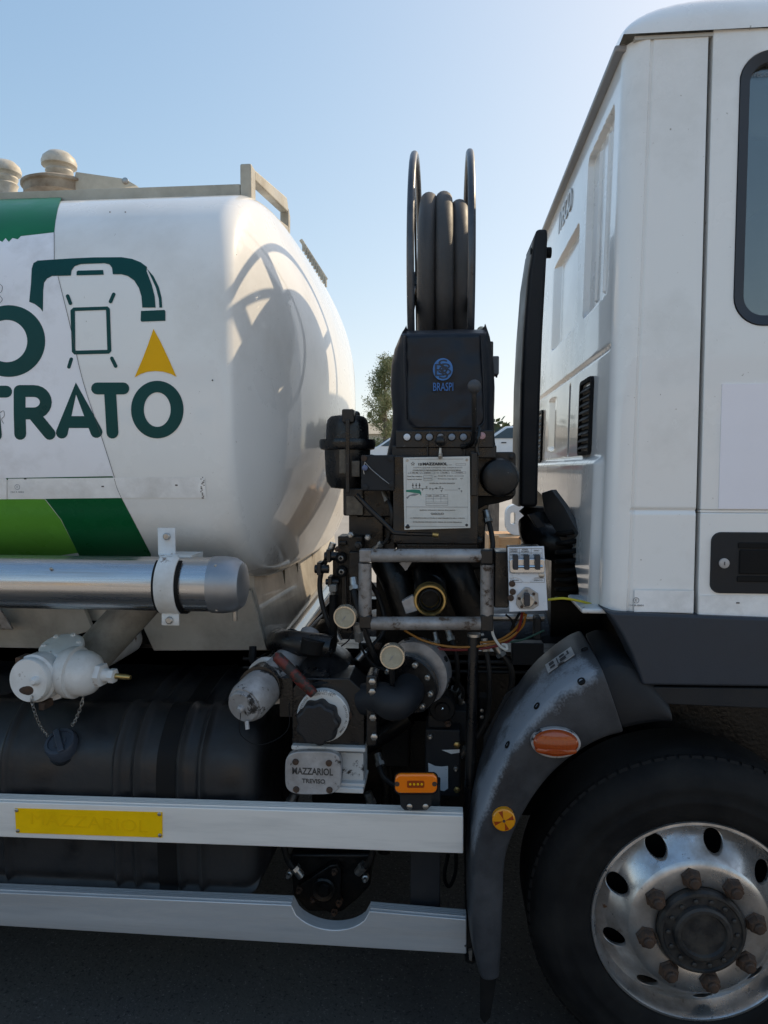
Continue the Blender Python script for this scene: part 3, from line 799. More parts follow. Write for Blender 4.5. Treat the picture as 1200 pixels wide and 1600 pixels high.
# clips and oval holes on the guard crest
for i_, k_, e_ in ((30, 2, .5), (35, 2, .6), (42, 3, .4), (46, 1, .5)):
    q = cols_g[i_][k_] * (1 - e_) + cols_g[i_][k_ + 1] * e_; tn = (cols_g[i_ + 1][k_] - cols_g[i_ - 1][k_]).cross(cols_g[i_][k_ + 1] - cols_g[i_][k_ - 1]).normalized()
    if tn.y > 0: tn = -tn
    w = MB(); w.lathe([(.010, -.004), (.010, .002), (.0075, .003), (.0065, -.001), (0, -.001)], q, tn, 14); ob('clip', w, BLACKM, mg)
# approval sticker on the top face
def gs(i_, t_): return cols_g[i_][1] * (1 - t_) + cols_g[i_][2] * t_
q = [gs(38, .22), gs(38, .62), gs(43, .62), gs(43, .22)]
nrm = (q[1] - q[0]).cross(q[3] - q[0]).normalized()
if nrm.y > 0: nrm = -nrm
qq = [v_ + nrm * .006 for v_ in q]
# lamps
LY = -.047
w = MB()
def oval(px, py, rx, ry, Y, prof, n=40):
    o_ = at(px, py, Y); s = S(Y); L = []
    for k_, h in prof: L.append([(o_.x + rx * s * k_ * math.cos(2 * math.pi * i / n), o_.y - h, o_.z + ry * s * k_ * math.sin(2 * math.pi * i / n)) for i in range(n)])
    return L
w.loft(oval(868, 1160, 37, 23, LY, [(1.03, -.012), (1.03, .006), (.97, .008)]), True, False, True); ind = ob('side_indicator', w, SILVER, mg)
w = MB(); w.loft(oval(868, 1160, 35, 21, LY - .0075, [(1, 0), (.99, .008), (.9, .014), (.6, .018), (.2, .02)]), True, False, True); ob('lens', w, AMBER, ind)
w = MB(); w.loft(oval(868, 1171, 33, 7, LY - .010, [(1, 0), (.95, .012), (.5, .017)]), True, False, True); ob('lens_ridge', w, AMBER, ind)
w = MB(); RYp = -.046; o_ = at(787, 1280, RYp); w.lathe([(.0295, .012), (.0295, -.005), (.027, -.008), (.012, -.0095), (.004, -.0095)], o_, (0, 1, 0), 36); refl = ob('side_reflector', w, AMBERR, mg)
for k in range(4):
    w = MB(); a_ = R(20 + 90 * k); w.prism([o_ + Vector((.004 * math.cos(a_), -.0101, .004 * math.sin(a_))), o_ + Vector((.026 * math.cos(a_ - .22), -.0086, .026 * math.sin(a_ - .22))), o_ + Vector((.026 * math.cos(a_ + .22), -.0086, .026 * math.sin(a_ + .22)))], (0, .003, 0)); ob('facet', w, AMBER, refl)
w = MB(); w.lathe([(.0035, 0), (.0035, -.003), (0, -.003)], o_ + Vector((0, -.009, 0)), (0, 1, 0), 10); ob('screw', w, INK, refl)
w = MB(); w.prism(qq, -nrm * .002); stk = ob('approval_sticker', w, SILVER, mg)
def on_quad(u, v): return qq[0] + (qq[1] - qq[0]) * u + (qq[3] - qq[0]) * v + nrm * .0006
w = MB()
for k, (u0, v0, u1, v1) in enumerate(((.15, .12, .5, .3), (.6, .12, .85, .3), (.15, .4, .85, .44), (.15, .52, .4, .7), (.5, .5, .85, .72), (.15, .8, .6, .86))):
    w.face([w.v(on_quad(a_, b_)) for a_, b_ in ((u0, v0), (u1, v0), (u1, v1), (u0, v1))])
ob('sticker_print', w, INK, stk)

# ================================================================ TANK
TY0, TY1, TZ0, TZ1 = 0.075, 2.46, 1.20, 2.525
TYC, TZC, TA, TB = (TY0 + TY1) / 2, (TZ0 + TZ1) / 2, (TY1 - TY0) / 2, (TZ1 - TZ0) / 2
TN = 3.7
TX1 = at(331, 600, TY0 + .02).x              # where the knuckle starts
def tsec(k=168):
    out = []
    for i in range(k):
        a_ = 2 * math.pi * i / k; ca, sa = math.cos(a_), math.sin(a_)
        out.append((TA * math.copysign(abs(ca) ** (2 / TN), ca), TB * math.copysign(abs(sa) ** (2 / TN), sa)))
    return out
# resample evenly
ts = tsec(720); ln = [0]
for p, q in zip(ts, ts[1:] + ts[:1]): ln.append(ln[-1] + math.hypot(q[0] - p[0], q[1] - p[1]))
tse = []; j = 0
for i in range(400):
    d = ln[-1] * i / 400
    while ln[j + 1] < d: j += 1
    t = (d - ln[j]) / max(1e-9, ln[j + 1] - ln[j]); p, q = ts[j], ts[(j + 1) % 720]
    tse.append((p[0] + (q[0] - p[0]) * t, p[1] + (q[1] - p[1]) * t))
def tank_loop(x, inset, sc=1.0):
    out = []
    for (a_, b_) in tse:
        r = math.hypot(a_, b_)
        # inset along the outward direction of the superellipse
        nx = math.copysign(abs(a_ / TA) ** (TN - 1), a_) / TA; nz = math.copysign(abs(b_ / TB) ** (TN - 1), b_) / TB
        l_ = math.hypot(nx, nz); aa, bb = (a_ - nx / l_ * inset) * sc, (b_ - nz / l_ * inset) * sc
        out.append((x, TYC + aa, TZC + bb))
    return out
KR = .065
loops = [tank_loop(-4.6, .05), tank_loop(-4.55, 0)] + [tank_loop(-4.5 + (TX1 + 4.5) * i / 8, 0) for i in range(9)]
KA = 66
for i in range(1, 11):
    a_ = R(KA * i / 10); loops.append(tank_loop(TX1 + KR * math.sin(a_), KR * (1 - math.cos(a_))))
xe = TX1 + KR * math.sin(R(KA)); ie = KR * (1 - math.cos(R(KA))); BUL = .150
for i in range(1, 31):
    q = 1 - i / 30
    loops.append(tank_loop(xe + BUL * (1 - q ** 2.3), ie, max(q, .002)))
w = MB(); w.loft(loops, True, True, True)
tank = ob('tank', w.mesh('tank', 40), TANKW, truck)
def tankY(z):
    q = min(.9999, abs((z - TZC) / TB)); return TYC - TA * (1 - q ** TN) ** (1 / TN)
def on_tank(off):
    def f(px, py):
        Y = TY0
        for _ in range(12):
            p = at(px, py, Y); Y = Y * .4 + .6 * (tankY(p.z))
        p = at(px, py, Y); d = (CAM - p).normalized()
        return Vector((p.x, p.y - off * .30, p.z))
    return f
def tprint(name, polys, m, off, L=9, label=None):
    return ob(name, decal(polys, on_tank(off), L).mesh(name, 60), m, tank, label=label)
# white film, stripes, tape
tprint('white_film', [[(-420, 350), (30, 362), (84, 363), (85, 405), (90, 430), (109, 505), (130, 596), (160, 686), (179, 746), (-420, 752)]], FILM, .002)
rag = [(-420, 296), (0, 312), (60, 308), (97, 307), (91, 325), (87, 345), (85, 363), (60, 366), (33, 369), (28, 374), (20, 372), (14, 378), (9, 372), (4, 378), (0, 376), (-420, 372)]
tprint('green_stripe', [rag], MIDGREEN, .0035)
tprint('light_green_stripe', [[(-420, 778), (70, 780), (95, 812), (122, 864), (7, 880), (-420, 900)]], LTGREEN, .002)
tprint('green_stripe', [[(71, 779.5), (190, 778), (208, 812), (236, 866), (236, 885), (135, 890), (122, 864), (96, 812)]], DKGREEN, .003)
tprint('green_edge', [[(10, 747), (176, 744), (181, 752), (170, 749), (10, 750)]], DKGREEN, .004)
tprint('reflective_strip', [[(13, 748), (320, 745), (323, 778), (190, 778), (13, 780)]], TAPE, .0055)
tprint('reflective_strip', [[(-420, 752), (11, 748.5), (11, 780), (-420, 785)]], TAPE, .0055)
ftear = mat('film_edge_dirt', (0.10, 0.10, 0.10), 0.8)
def crack(pts, r, name='film_edge'):
    w = MB(); f = on_tank(.0045); w.tube([f(x, y) for x, y in crom([(a_, b_, 0) for a_, b_ in pts], 4) and [(q.x, q.y) for q in crom([(a_, b_, 0) for a_, b_ in pts], 4)]], r, 5)
    ob(name, w, ftear, tank)
crack([(85, 363), (85, 405)], .0006); crack([(91, 432), (109, 505), (130, 596), (160, 686), (179, 746)], .0006)
crack([(179, 748), (183, 762), (190, 778)], .0008)
for pts in ([(0, 444), (4, 448), (3, 455), (0, 458)], [(0, 645), (6, 642), (7, 650), (3, 655), (6, 662)], [(0, 474), (4, 468), (0, 462)], ): crack(pts, .0006, 'film_tear')
w = MB()
for i in range(14):
    px = 317 + random.uniform(-3, 3); py = 746 + 32 * i / 13; q = on_tank(.0065)(px, py); w.box(q, (random.uniform(.002, .006), .001, random.uniform(.002, .004)))
st_ = ob('frayed_edge', w, ftear, tank)
for px, py in ((161, 760), (276, 758), (40, 748)):
    w = MB(); w.box(on_tank(.0065)(px, py), (.007, .001, .0035)); ob('tape_mark', w, INK, tank)
emark(27, 761, TY0 - .008, tank)
for px, py in ((172, 331.5), (196, 331.5), (332, 594)):
    w = MB(); w.sphere(on_tank(0.001)(px, py), .0022, 8); ob('paint_chip', w, ftear, tank)
# lettering: round-ended strokes
def strokes(name, ss, r, m, off, L=8):
    w = MB(); f = on_tank(off)
    b = bmesh.new(); b.free()
    bm = bmesh.new()
    for k, s_ in enumerate(ss):
        if len(s_) == 3 and s_[0] == 'ring': polys = [s_[1], s_[2]]
        else: polys = [capsule(s_, r)]
        dd = decal(polys, on_tank(off + .00025 * k), L)
        me = bpy.data.meshes.new('tmp'); dd.bm.to_mesh(me); dd.bm.free(); bm.from_mesh(me); bpy.data.meshes.remove(me)
    w.bm.free(); w.bm = bm
    me = bpy.data.meshes.new(name); bm.to_mesh(me); bm.free()
    return ob(name, me, m, tank)
strokes('letter', [('ring', circ(14, 533, 57, 56, 56), circ(11, 533, 32, 33, 48))], 0, TEAL, .0042)
def arcpts(cx, cy, rx, ry, a0, a1, k=12): return [(cx + rx * math.cos(R(a0 + (a1 - a0) * i / k)), cy + ry * math.sin(R(a0 + (a1 - a0) * i / k))) for i in range(k + 1)]
strokes('letter', [[(-55, 612), (10, 612)], [(-12, 612), (-6, 680)]], 9.3, TEAL, .0045)
strokes('letter', [[(32, 678), (31, 645), (31, 611)], [(31, 611)] + arcpts(53, 628.5, 19, 17.5, -90, 90) + [(34, 646)], [(55, 650), (78, 678)]], 9.3, TEAL, .0042)
strokes('letter', [[(97, 676), (119, 607), (151, 675)], [(106, 659.5), (138, 659.5)]], 9.3, TEAL, .0044)
strokes('letter', [[(152, 607), (193, 607)], [(172, 607), (176, 676)]], 9.3, TEAL, .0042)
strokes('letter', [('ring', circ(246, 640, 41, 45, 48), circ(246, 640, 21, 27, 40))], 0, TEAL, .0042)
# pump nozzle emblem
Z1 = lambda pts: [(x / 3, 200 + y / 3) for x, y in pts]
tprint('emblem_hose', [Z1([(138, 815), (146, 735), (150, 660), (158, 634), (178, 622), (330, 612), (440, 607), (570, 606), (620, 614), (660, 630), (690, 652), (688, 672), (712, 735), (726, 790), (730, 842), (668, 842), (664, 790), (652, 750), (630, 715), (600, 694), (570, 686), (530, 686), (526, 655), (515, 640), (490, 634), (380, 638), (350, 648), (336, 668), (333, 692), (245, 694), (222, 706), (208, 725), (204, 760), (202, 862), (190, 845), (165, 826)])], TEAL, .0046)
tprint('emblem_hose_edge', [Z1([(690, 660), (720, 695), (745, 745), (758, 795), (761, 842), (748, 842), (745, 800), (732, 750), (712, 705)])], TEAL, .0046)
tprint('emblem_handle', [Z1([(360, 674), (366, 669), (484, 666), (487, 688), (360, 691)])], TEAL, .0046)
tprint('emblem_nozzle', [Z1([(662, 858), (772, 853), (776, 860), (776, 904), (664, 908), (660, 902)])], TEAL, .0046)
tprint('emblem_screen', [Z1([(345, 842), (505, 837), (516, 848), (523, 1045), (512, 1058), (350, 1062), (338, 1050), (331, 855)]), Z1([(352, 858), (498, 853), (504, 1040), (354, 1044)])], TEAL, .0046)
for k, s_ in enumerate(([(318, 788), (331, 822)], [(534, 780), (519, 814)], [(335, 1084), (324, 1120)], [(525, 1080), (543, 1116)])):
    tprint('emblem_dash', [capsule(Z1(s_), 2.8)], TEAL, .0046)
drop = Z1([(720, 942), (752, 1000), (790, 1080), (828, 1167), (800, 1152), (765, 1142), (728, 1139), (690, 1143), (660, 1153), (632, 1169), (668, 1085), (695, 1015)])
tprint('emblem_drop', [drop], YELV, .0046)
# ---------------------------------------------------------------- walkway coaming on top
CYK = .42
za = at(377, 300, CYK).z
zb_ = at(373, 287, CYK).z
xk = at(375, 290, CYK).x
w = MB(); w.boxb(-4.4, xk, CYK, CYK + .04, TZ1 - .10, zb_); 
cm = ob('walkway_coaming', w, BEIGE, truck, bevel=.003)
w = MB(); w.boxb(xk - .035, xk, CYK + .04, 2.10, TZ1 - .10, zb_ - .004); w.boxb(-4.4, xk - .035, 2.06, 2.10, TZ1 - .1, zb_); ob('coaming_rail', w, BEIGE, truck, bevel=.003)
# upright guard frame at the front of the walkway (a plate with a slanted opening)
pa = at(375, 256, CYK); pb = at(393, 254, CYK)
w = MB(); X0g, X1g = pa.x, pb.x
zt = pa.z
def gbar(P): w.prism([(X1g - .035, y_, z_) for y_, z_ in P], (.035, 0, 0))
w.boxb(X0g, X1g, CYK - .004, CYK + .05, TZ1 - .09, zt)
gbar([(CYK + .0501, zt), (.93, zt + .085), (.95, zt + .06), (.95, zt + .035), (CYK + .0501, zt - .035)])
gbar([(.955, zt + .06), (.99, zt + .03), (.985, TZ1 - .0), (.955, TZ1 - .0)])
gbar([(CYK + .0501, TZ1 - .055), (.953, TZ1 + .025), (.953, TZ1 - .03), (CYK + .0501, TZ1 - .09)])
ob('guard_frame', w, BEIGE, truck, bevel=.006)
# vents and manhole lid
VENTM = mat('weathered_vent_paint', (.58, .55, .48), .45, var=.12, vscale=12, dirt=((.30, .26, .20), .32, 14, .7), chips=((.12, .07, .035), .08, 30, .8))
def mushroom(px, py_top, Y, wpx):
    s = S(Y); r = wpx / 2 * s; t = at(px, py_top, Y)
    w = MB(); w.lathe([(r * .30, 0), (r * .62, -r * .08), (r * .9, -r * .35), (r * .99, -r * .62), (r * .97, -r * .82), (r * .80, -r * .88), (r * .72, -r * 1.0), (r * .78, -r * 1.15), (r * .72, -r * 1.3), (r * .66, -r * 1.42), (r * .78, -r * 1.55), (r * .70, -r * 1.75), (r * .70, -r * 2.4)], t, (0, 0, 1), 36)
    return ob('breather_vent', w, VENTM, truck)
v1 = mushroom(92, 238, .80, 54); mushroom(8, 252, .80, 48)
p = at(95, 292, .80); w = MB(); s = S(.8)
w.lathe([(54 * s, -.06), (54 * s, -.028), (58 * s, -.026), (58 * s, -.018), (46 * s, -.004), (24 * s, .006), (0, .006)], (p.x, .80, at(95, 286, .8).z), (0, 0, 1), 40); ob('manhole_lid', w, mat('rusty_lid', (.36, .31, .24), .6, var=.2, dirt=((.12, .075, .04), .45, 9, .8)), truck)
w = MB(); w.prism([at(118, 268, .72), at(195, 279, .72), at(214, 290, .72), at(160, 300, .72), at(112, 296, .72)], (0, .03, 0)); arm = ob('lid_arm', w, BEIGE, truck, bevel=.003)
w = MB(); q = at(196, 283, .72); w.lathe([(.012, 0), (.012, -.004), (.006, -.006)], q, (0, 1, 0), 16); ob('arm_pivot', w, STEEL, arm)
# toothed rail seen over the far shoulder of the tank
w = MB()
for i in range(11):
    q = at(474 + i * 3.5, 379 + i * 5.6, 2.0); w.box((q.x, q.y, q.z - .02), (.010, .02, .05))
w.tube([at(470, 375, 2.0), at(510, 437, 2.0)], .010, 6); ob('far_grating', w, BEIGE, truck)

# ---------------------------------------------------------------- hose tube along the side
TUY = .03
ta = at(380, 909, TUY); r_t = 45.5 * S(TUY - .07)
tz = at(190, 911, TUY).z
w = MB(); x1 = at(335, 910, TUY).x
w.lathe([(r_t, -3.6), (r_t, x1)], (0, TUY, tz), (1, 0, 0), 64)
tub = ob('hose_tube', w, TUBEAL, truck)
w = MB(); x2 = at(383, 910, TUY).x
w.lathe([(r_t + .003, x1 - .002), (r_t + .004, x1 + .03), (r_t - .001, x2 - .025), (r_t - .014, x2 - .006), (r_t - .03, x2), (0, x2 + .001)], (0, TUY, tz), (1, 0, 0), 64)
tcap = ob('tube_end_cap', w, mat('dull_cap_aluminium', (0.34, 0.35, 0.37), 0.42, metal=0.8, var=0.1, vscale=14), tub)
for px, py in ((346, 880), (347, 948), (99, 884)):
    w = MB(); q = at(px, py, TUY); dz = q.z - tz; yy = TUY - math.sqrt(max(0, (r_t + .003) ** 2 - dz * dz)); w.sphere((q.x, yy, q.z), .0045, 10); ob('rivet', w, STEEL, tub)
w = MB(); q = at(367, 955, TUY); w.cyl((q.x, TUY, q.z + .02), (q.x, TUY, q.z - .026), .007); ob('drain_stub', w, STEEL, tub)
xs0, xs1 = at(240, 911, TUY - .08).x, at(271, 911, TUY - .08).x
w = MB(); L = []
for i in range(33):
    a_ = R(60 + 250 * i / 32 - 30)
    L.append([(xs0 - .008, TUY - (r_t + .003) * math.sin(a_ - R(0)), tz + (r_t + .003) * math.cos(a_)), (xs1 + .010, TUY - (r_t + .003) * math.sin(a_), tz + (r_t + .003) * math.cos(a_))])
w.loft(L, False); o = ob('rubber_strap_pad', w.mesh('rubber_strap_pad', 60), BLACKM, tub); sm = o.modifiers.new('t', 'SOLIDIFY'); sm.thickness = .004; sm.offset = 1
w = MB(); L = []
za_ = at(262, 828, 0).z
prof_ = [(TY0 - .012, za_), (TY0 - .012, tz + r_t * 1.02)]
ta0, ta1 = at(247, 840, TY0 - .012).x, at(274, 840, TY0 - .012).x; tb0, tb1 = at(253, 970, -.012).x, at(280, 970, -.012).x
L = [[(ta0, y_, z_), (ta1, y_, z_)] for y_, z_ in prof_]
for i in range(33):
    a_ = R(26 + 128 * i / 32); L.append([(xs0, TUY - (r_t + .009) * math.sin(a_), tz + (r_t + .009) * math.cos(a_)), (xs1, TUY - (r_t + .009) * math.sin(a_), tz + (r_t + .009) * math.cos(a_))])
zq = at(265, 978, -.02).z
L += [[(tb0, -.012, tz - r_t * .99), (tb1, -.012, tz - r_t * .99)], [(tb0, -.012, zq), (tb1, -.012, zq)]]
w.loft(L, False); strap = ob('tube_strap', w.mesh('tube_strap', 40), CHIPWHITE, tub); sm = strap.modifiers.new('t', 'SOLIDIFY'); sm.thickness = .005; sm.offset = 0; bv = strap.modifiers.new('b', 'BEVEL'); bv.width = .0015
for px, py, Y in ((261, 838, TY0 - .016), (265, 969, -.016)):
    w = MB(); w.lathe([(.010, 0), (.010, -.005), (.007, -.008)], at(px, py, Y), (0, 1, 0), 18); ob('strap_bolt', w, STEEL, tub)
w = MB(); w.boxb(xs0 - .01, xs1 + .02, TUY, TY0 + .05, tz + r_t - .01, tz + r_t + .004); ob('tube_bracket', w, CHIPWHITE, tub)

# ---------------------------------------------------------------- skirt panels under the tank
def slab(name, pts, m, dep=.02, parent=truck, bevel=.003):
    w = MB(); w.prism([at(x, y, Y) for x, y, Y in pts], (0, dep, 0)); return ob(name, w, m, parent, bevel=bevel)
slab('skirt_panel', [(-420, 925, .50), (120, 925, .50), (145, 985, .52), (120, 992, .52), (108, 1014, .54), (-420, 1005, .54)], SKPAN)
slab('skirt_panel', [(196, 920, .50), (391, 922, .50), (417, 1016, .54), (240, 1017, .54)], SKPAN)
slab('skirt_bracket', [(-60, 950, .45), (0, 953, .45), (20, 984, .46), (-60, 984, .46)], GREYP, .01)
w = MB(); w.boxb(-4, TX1 - .06, .56, 2.2, 1.06, 1.26); ob('tank_cradle', w, SKPAN, truck)
# front face of the skirt box under the dished end, sunlit on the far side
q0 = at(391, 922, .50); q1 = at(417, 1015, .54)
w = MB(); xq = q0.x + .006
w.prism([(xq, .525, q0.z + .06), (xq, .525, q0.z), (q1.x + .004, .565, q1.z), (q1.x + .004, 2.2, q1.z - .02), (xq, 2.25, q0.z), (xq, 2.25, q0.z + .10), (xq, 1.4, q0.z + .05)], (-.02, 0, 0))
fs = ob('front_skirt', w, SKPAN, truck, bevel=.003)
for yy in (.95, 1.2, 1.55):
    w = MB(); w.boxb(xq - .012, xq + .012, yy - .004, yy + .004, q1.z + .01, q0.z + .03); ob('skirt_seam', w, BEIGE, fs)
# chassis rails
w = MB(); w.boxb(-4.6, 2.0, .66, .73, .70, .97); w.boxb(-4.6, 2.0, .60, .66, .955, .97); w.boxb(-4.6, 2.0, .60, .66, .70, .715); ob('chassis_rail', w, GREASE, truck)
w = MB(); w.boxb(-4.6, 2.0, 1.55, 1.62, .70, .97); ob('chassis_rail', w, GREASE, truck)
for x_ in (-3.0, -2.2, -1.4, -.3, .6):
    w = MB(); w.boxb(x_, x_ + .08, .73, 1.55, .74, .93); ob('cross_member', w, BLACKM, truck)
w = MB(); w.boxb(-4.6, TX1 - .06, .62, 1.64, .975, 1.06); ob('subframe', w, BLACKM, truck)
for px in (395,):
    w = MB(); p = at(px, 1010, .3); w.tube(crom([p + Vector((0, 0, .0)), p + Vector((.003, .0, -.05)), p + Vector((0, .2, -.08))], 4), .012, 8); ob('hose_clip', w, BLACKM, truck)
# gearbox / propshaft mass and far-side tank between the rails: keeps the underside dark
w = MB(); w.tube([(2.0, 1.12, .75), (-.2, 1.12, .72), (-.9, 1.12, .68)], [.36, .30, .20], 24); w.tube([(-.9, 1.12, .68), (-4.5, 1.12, .6)], .06, 16); ob('gearbox', w, GREASE, truck)
w = MB(); w.boxb(-3.9, -.55, 1.75, 2.3, .42, .92); ob('far_side_box', w, BLACKM, truck, bevel=.03)
w = MB(); w.boxb(-.53, .75, 1.75, 2.2, .30, .95); ob('dark_fill_box', w, BLACKM, truck, bevel=.02)  # added box that blocks the bright ground and darkens the underside

w = MB(); w.boxb(-.52, .62, .80, 1.4, .28, .74); ob('oil_pan', w, GREASE, truck, bevel=.03)
# ---------------------------------------------------------------- diesel tank
DY = .10
dz0 = at(200, 1393, DY).z; xd1 = at(402, 1250, DY).x; dtop = at(200, 1070, .46).z
dfr = at(100, 1195, DY).z
dsec = []
def dprof(grow):
    P = [(.78, dz0 + .02), (.16, dz0), (DY + .01, dz0 + .03), (DY, dz0 + .09), (DY, (dz0 + dfr) / 2), (DY, dfr - .015), (DY + .035, dfr + .07), (DY + .13, dfr + .14), (DY + .25, dtop - .02), (DY + .36, dtop), (.62, dtop + .01), (.78, dtop - .02)]
    c_ = Vector((.45, (dz0 + dtop) / 2))
    out = []
    for p in crom([(0, a_, b_) for a_, b_ in P], 5, True):
        v_ = Vector((p.y, p.z)) - c_; v_ = v_ * (1 + grow / max(.1, v_.length)); out.append((c_.x + v_.x, c_.y + v_.y))
    return out
ribs = [at(x, 1240, DY).x for x in (183, 213, 281, 315)]; strapx = [(at(246, 1240, DY).x, at(276, 1240, DY).x)]
extra = [at(10, 1240, DY).x, at(-60, 1240, DY).x]
L = []
x = xd1 - 1.35; xs_ = []
while x < xd1: xs_.append(x); x += .006
for x in xs_ + [xd1]:
    g_ = 0
    for rb in ribs + extra: g_ += .018 * math.exp(-((x - rb) / .010) ** 2)
    e = min(1, (xd1 - x) / .05); g_ -= .05 * (1 - math.sqrt(max(0, 1 - (1 - e) ** 2)))
    e = min(1, (x - xd1 + 1.35) / .05); g_ -= .05 * (1 - math.sqrt(max(0, 1 - (1 - e) ** 2)))
    L.append([(x, a_, b_) for a_, b_ in dprof(g_)])
w = MB(); w.loft(L, True, True, True)
dt = ob('diesel_tank', w.mesh('diesel_tank', 50), DIESEL, truck)
for xa, xb in strapx:
    w = MB(); A = [(xa, a_, b_) for a_, b_ in dprof(.008)]; B = [(xb, a_, b_) for a_, b_ in dprof(.008)]
    A0 = [(xa, a_, b_) for a_, b_ in dprof(-.01)]; B0 = [(xb, a_, b_) for a_, b_ in dprof(-.01)]
    w.loft([A0, A, B, B0], True); ob('tank_strap', w.mesh('tank_strap', 40), BLACKM, dt)
w = MB(); q = at(275, 1395, .3); w.boxb(q.x - .06, q.x + .06, .16, .8, dz0 - .035, dz0 + .01); ob('tank_cradle_foot', w, BLACK, dt, bevel=.004)
# filler neck and cap
cx_ = at(100, 1168, .13); ax_ = Vector((-.05, -.62, .78)).normalized()
w = MB(); w.lathe([(.058, -.06), (.052, -.02), (.05, -.018), (.05, -.006)], cx_, ax_, 40); ob('filler_neck', w, DIESEL, dt)
CAPM = mat('faded_blue_black_cap', (0.035, 0.045, 0.065), 0.5, var=0.15, vscale=20, bump=.1)
w = MB(); w.lathe([(.046, -.006), (.0475, .0), (.0475, .028), (.043, .036), (.034, .037), (.033, .033), (.020, .033), (.019, .036), (0, .036)], cx_, ax_, 40); fcap = ob('filler_cap', w, CAPM, dt)
w = MB(); side = ax_.cross(Vector((0, 0, 1))).normalized(); up2 = side.cross(ax_)
M3 = Matrix((side, up2, ax_)).transposed()
w.box(cx_ + ax_ * .038, (.018, .084, .012), M3 @ Matrix.Rotation(R(-38), 3, 'Z')); ob('cap_grip', w, CAPM, dt, bevel=.003)
# ---------------------------------------------------------------- white loading valve with dust cap
VY = .02
def axl(p, d, prof, n=32): 
    w = MB(); w.lathe(prof, p, d, n); return w
vc = at(95, 1052, .12)
val = ob('loading_valve', axl(vc + Vector((0, -.06, 0)), (0, 1, 0), [(.062, -.0), (.066, .02), (.066, .12), (.055, .2), (.055, .5)], 40), CHIPWHITE, truck)
w = MB(); w.lathe([(.059, -.11), (.062, -.105), (.062, -.09), (.068, -.085), (.068, -.045), (.060, -.04), (.060, .0)], at(57, 1062, VY) + Vector((0, .09, 0)), (.12, 1, -.02), 40, True, True)
ob('dust_cap', w, CHIPWHITE, val)
dcf = at(57, 1063, VY - .02)
w = MB(); w.lathe([(.014, 0), (.012, -.012), (.006, -.02), (0, -.02)], dcf + Vector((0, -.0, 0)), (0, 1, 0), 16); ob('cap_boss', w, CHIPWHITE, val)
w = MB(); w.sphere(dcf + Vector((-.018, .0005, -.030)), .030, 18, (1.15, .08, .45)); ob('rust_patch', w, RUST, val)
for (px, py) in ((36, 1030), (72, 1100)):
    w = MB(); w.box(at(px, py, VY + .02), (.018, .05, .022)); ob('cap_lug', w, RUST, val, bevel=.004)
w = MB(); q = at(103, 1006, .14); w.lathe([(.062, 0), (.062, .012), (.058, .016), (.052, .018)], q + Vector((0, -.02, -.01)), (.02, -.35, 1), 40); vf = ob('valve_flange', w, CHIPWHITE, val)
for k in range(6):
    a_ = R(60 * k + 15); ax2 = Vector((.02, -.35, 1)).normalized(); u_ = ax2.cross(Vector((0, 1, 0))).normalized(); v_ = ax2.cross(u_)
    w = MB(); w.lathe([(.008, 0), (.008, .006), (.006, .008)], q + Vector((0, -.02, -.01)) + ax2 * .014 + (u_ * math.cos(a_) + v_ * math.sin(a_)) * .049, ax2, 6); ob('flange_bolt', w, CHIPWHITE, val)
w = MB(); q = at(112, 1050, .08); dirx = Vector((1, -.10, -.03)).normalized()
w.lathe([(.066, -.02), (.074, .0), (.074, .018), (.066, .022), (.064, .05), (.055, .07), (.04, .082), (.034, .085)], q, dirx, 40); ob('valve_bonnet', w, CHIPWHITE, val)
w = MB(); q2 = q + dirx * .085; w.lathe([(.034, -.006), (.034, .016), (.022, .018)], q2, dirx, 6); w.lathe([(.02, .018), (.018, .036)], q2, dirx, 20); w.lathe([(.021, .036), (.021, .052), (.014, .054)], q2, dirx, 6); ob('bonnet_nut', w, CHIPWHITE, val)
w = MB(); w.lathe([(.008, .05), (.008, .085), (.006, .10)], q2, dirx, 12); ob('brass_stem', w, BRASS, val)
w = MB(); w.tube([at(146, 1022, .25), at(180, 985, .27), at(230, 930, .30)], .062, 20); ob('feed_pipe', w, mat('dull_pipe_paint', (.26, .245, .21), .45, var=.12, dirt=((.12, .10, .08), .35, 9, .7)), val)  # even dull beige, darker than the beige enamel
w = MB(); w.tube([at(60, 1060, .3), at(90, 1050, .5)], .065, 20); ob('valve_pipe', w, BLACKM, val)
# chains
def chain(pts, par):
    P = crom(pts, 30); d = 0; acc = [P[0]]; 
    pos = []; step = .0125; last = P[0]; dist = 0
    for a, b in zip(P, P[1:]):
        seg_ = (b - a).length
        while dist + seg_ >= step * (len(pos) + 1):
            t = (step * (len(pos) + 1) - dist) / seg_; pos.append((a + (b - a) * t, (b - a).normalized()))
        dist += seg_
    w = MB()
    for i, (p, t) in enumerate(pos):
        s_ = t.cross(Vector((0, 1, 0))).normalized(); n_ = t.cross(s_)
        u_ = s_ if i % 2 else n_
        w.tube([p + t * (.0088 * math.cos(2 * math.pi * k / 14)) + u_ * (.0045 * math.sin(2 * math.pi * k / 14)) for k in range(14)], .0013, 5, True)
    return ob('chain', w.mesh('chain', 80), STEEL, par)
chain([at(49, 1085, VY - .03), at(52, 1105, VY - .02), at(62, 1132, .03), at(75, 1150, .09)], val)
chain([at(131, 1086, .06), at(126, 1105, .06), at(118, 1125, .08), at(112, 1134, .1)], val)

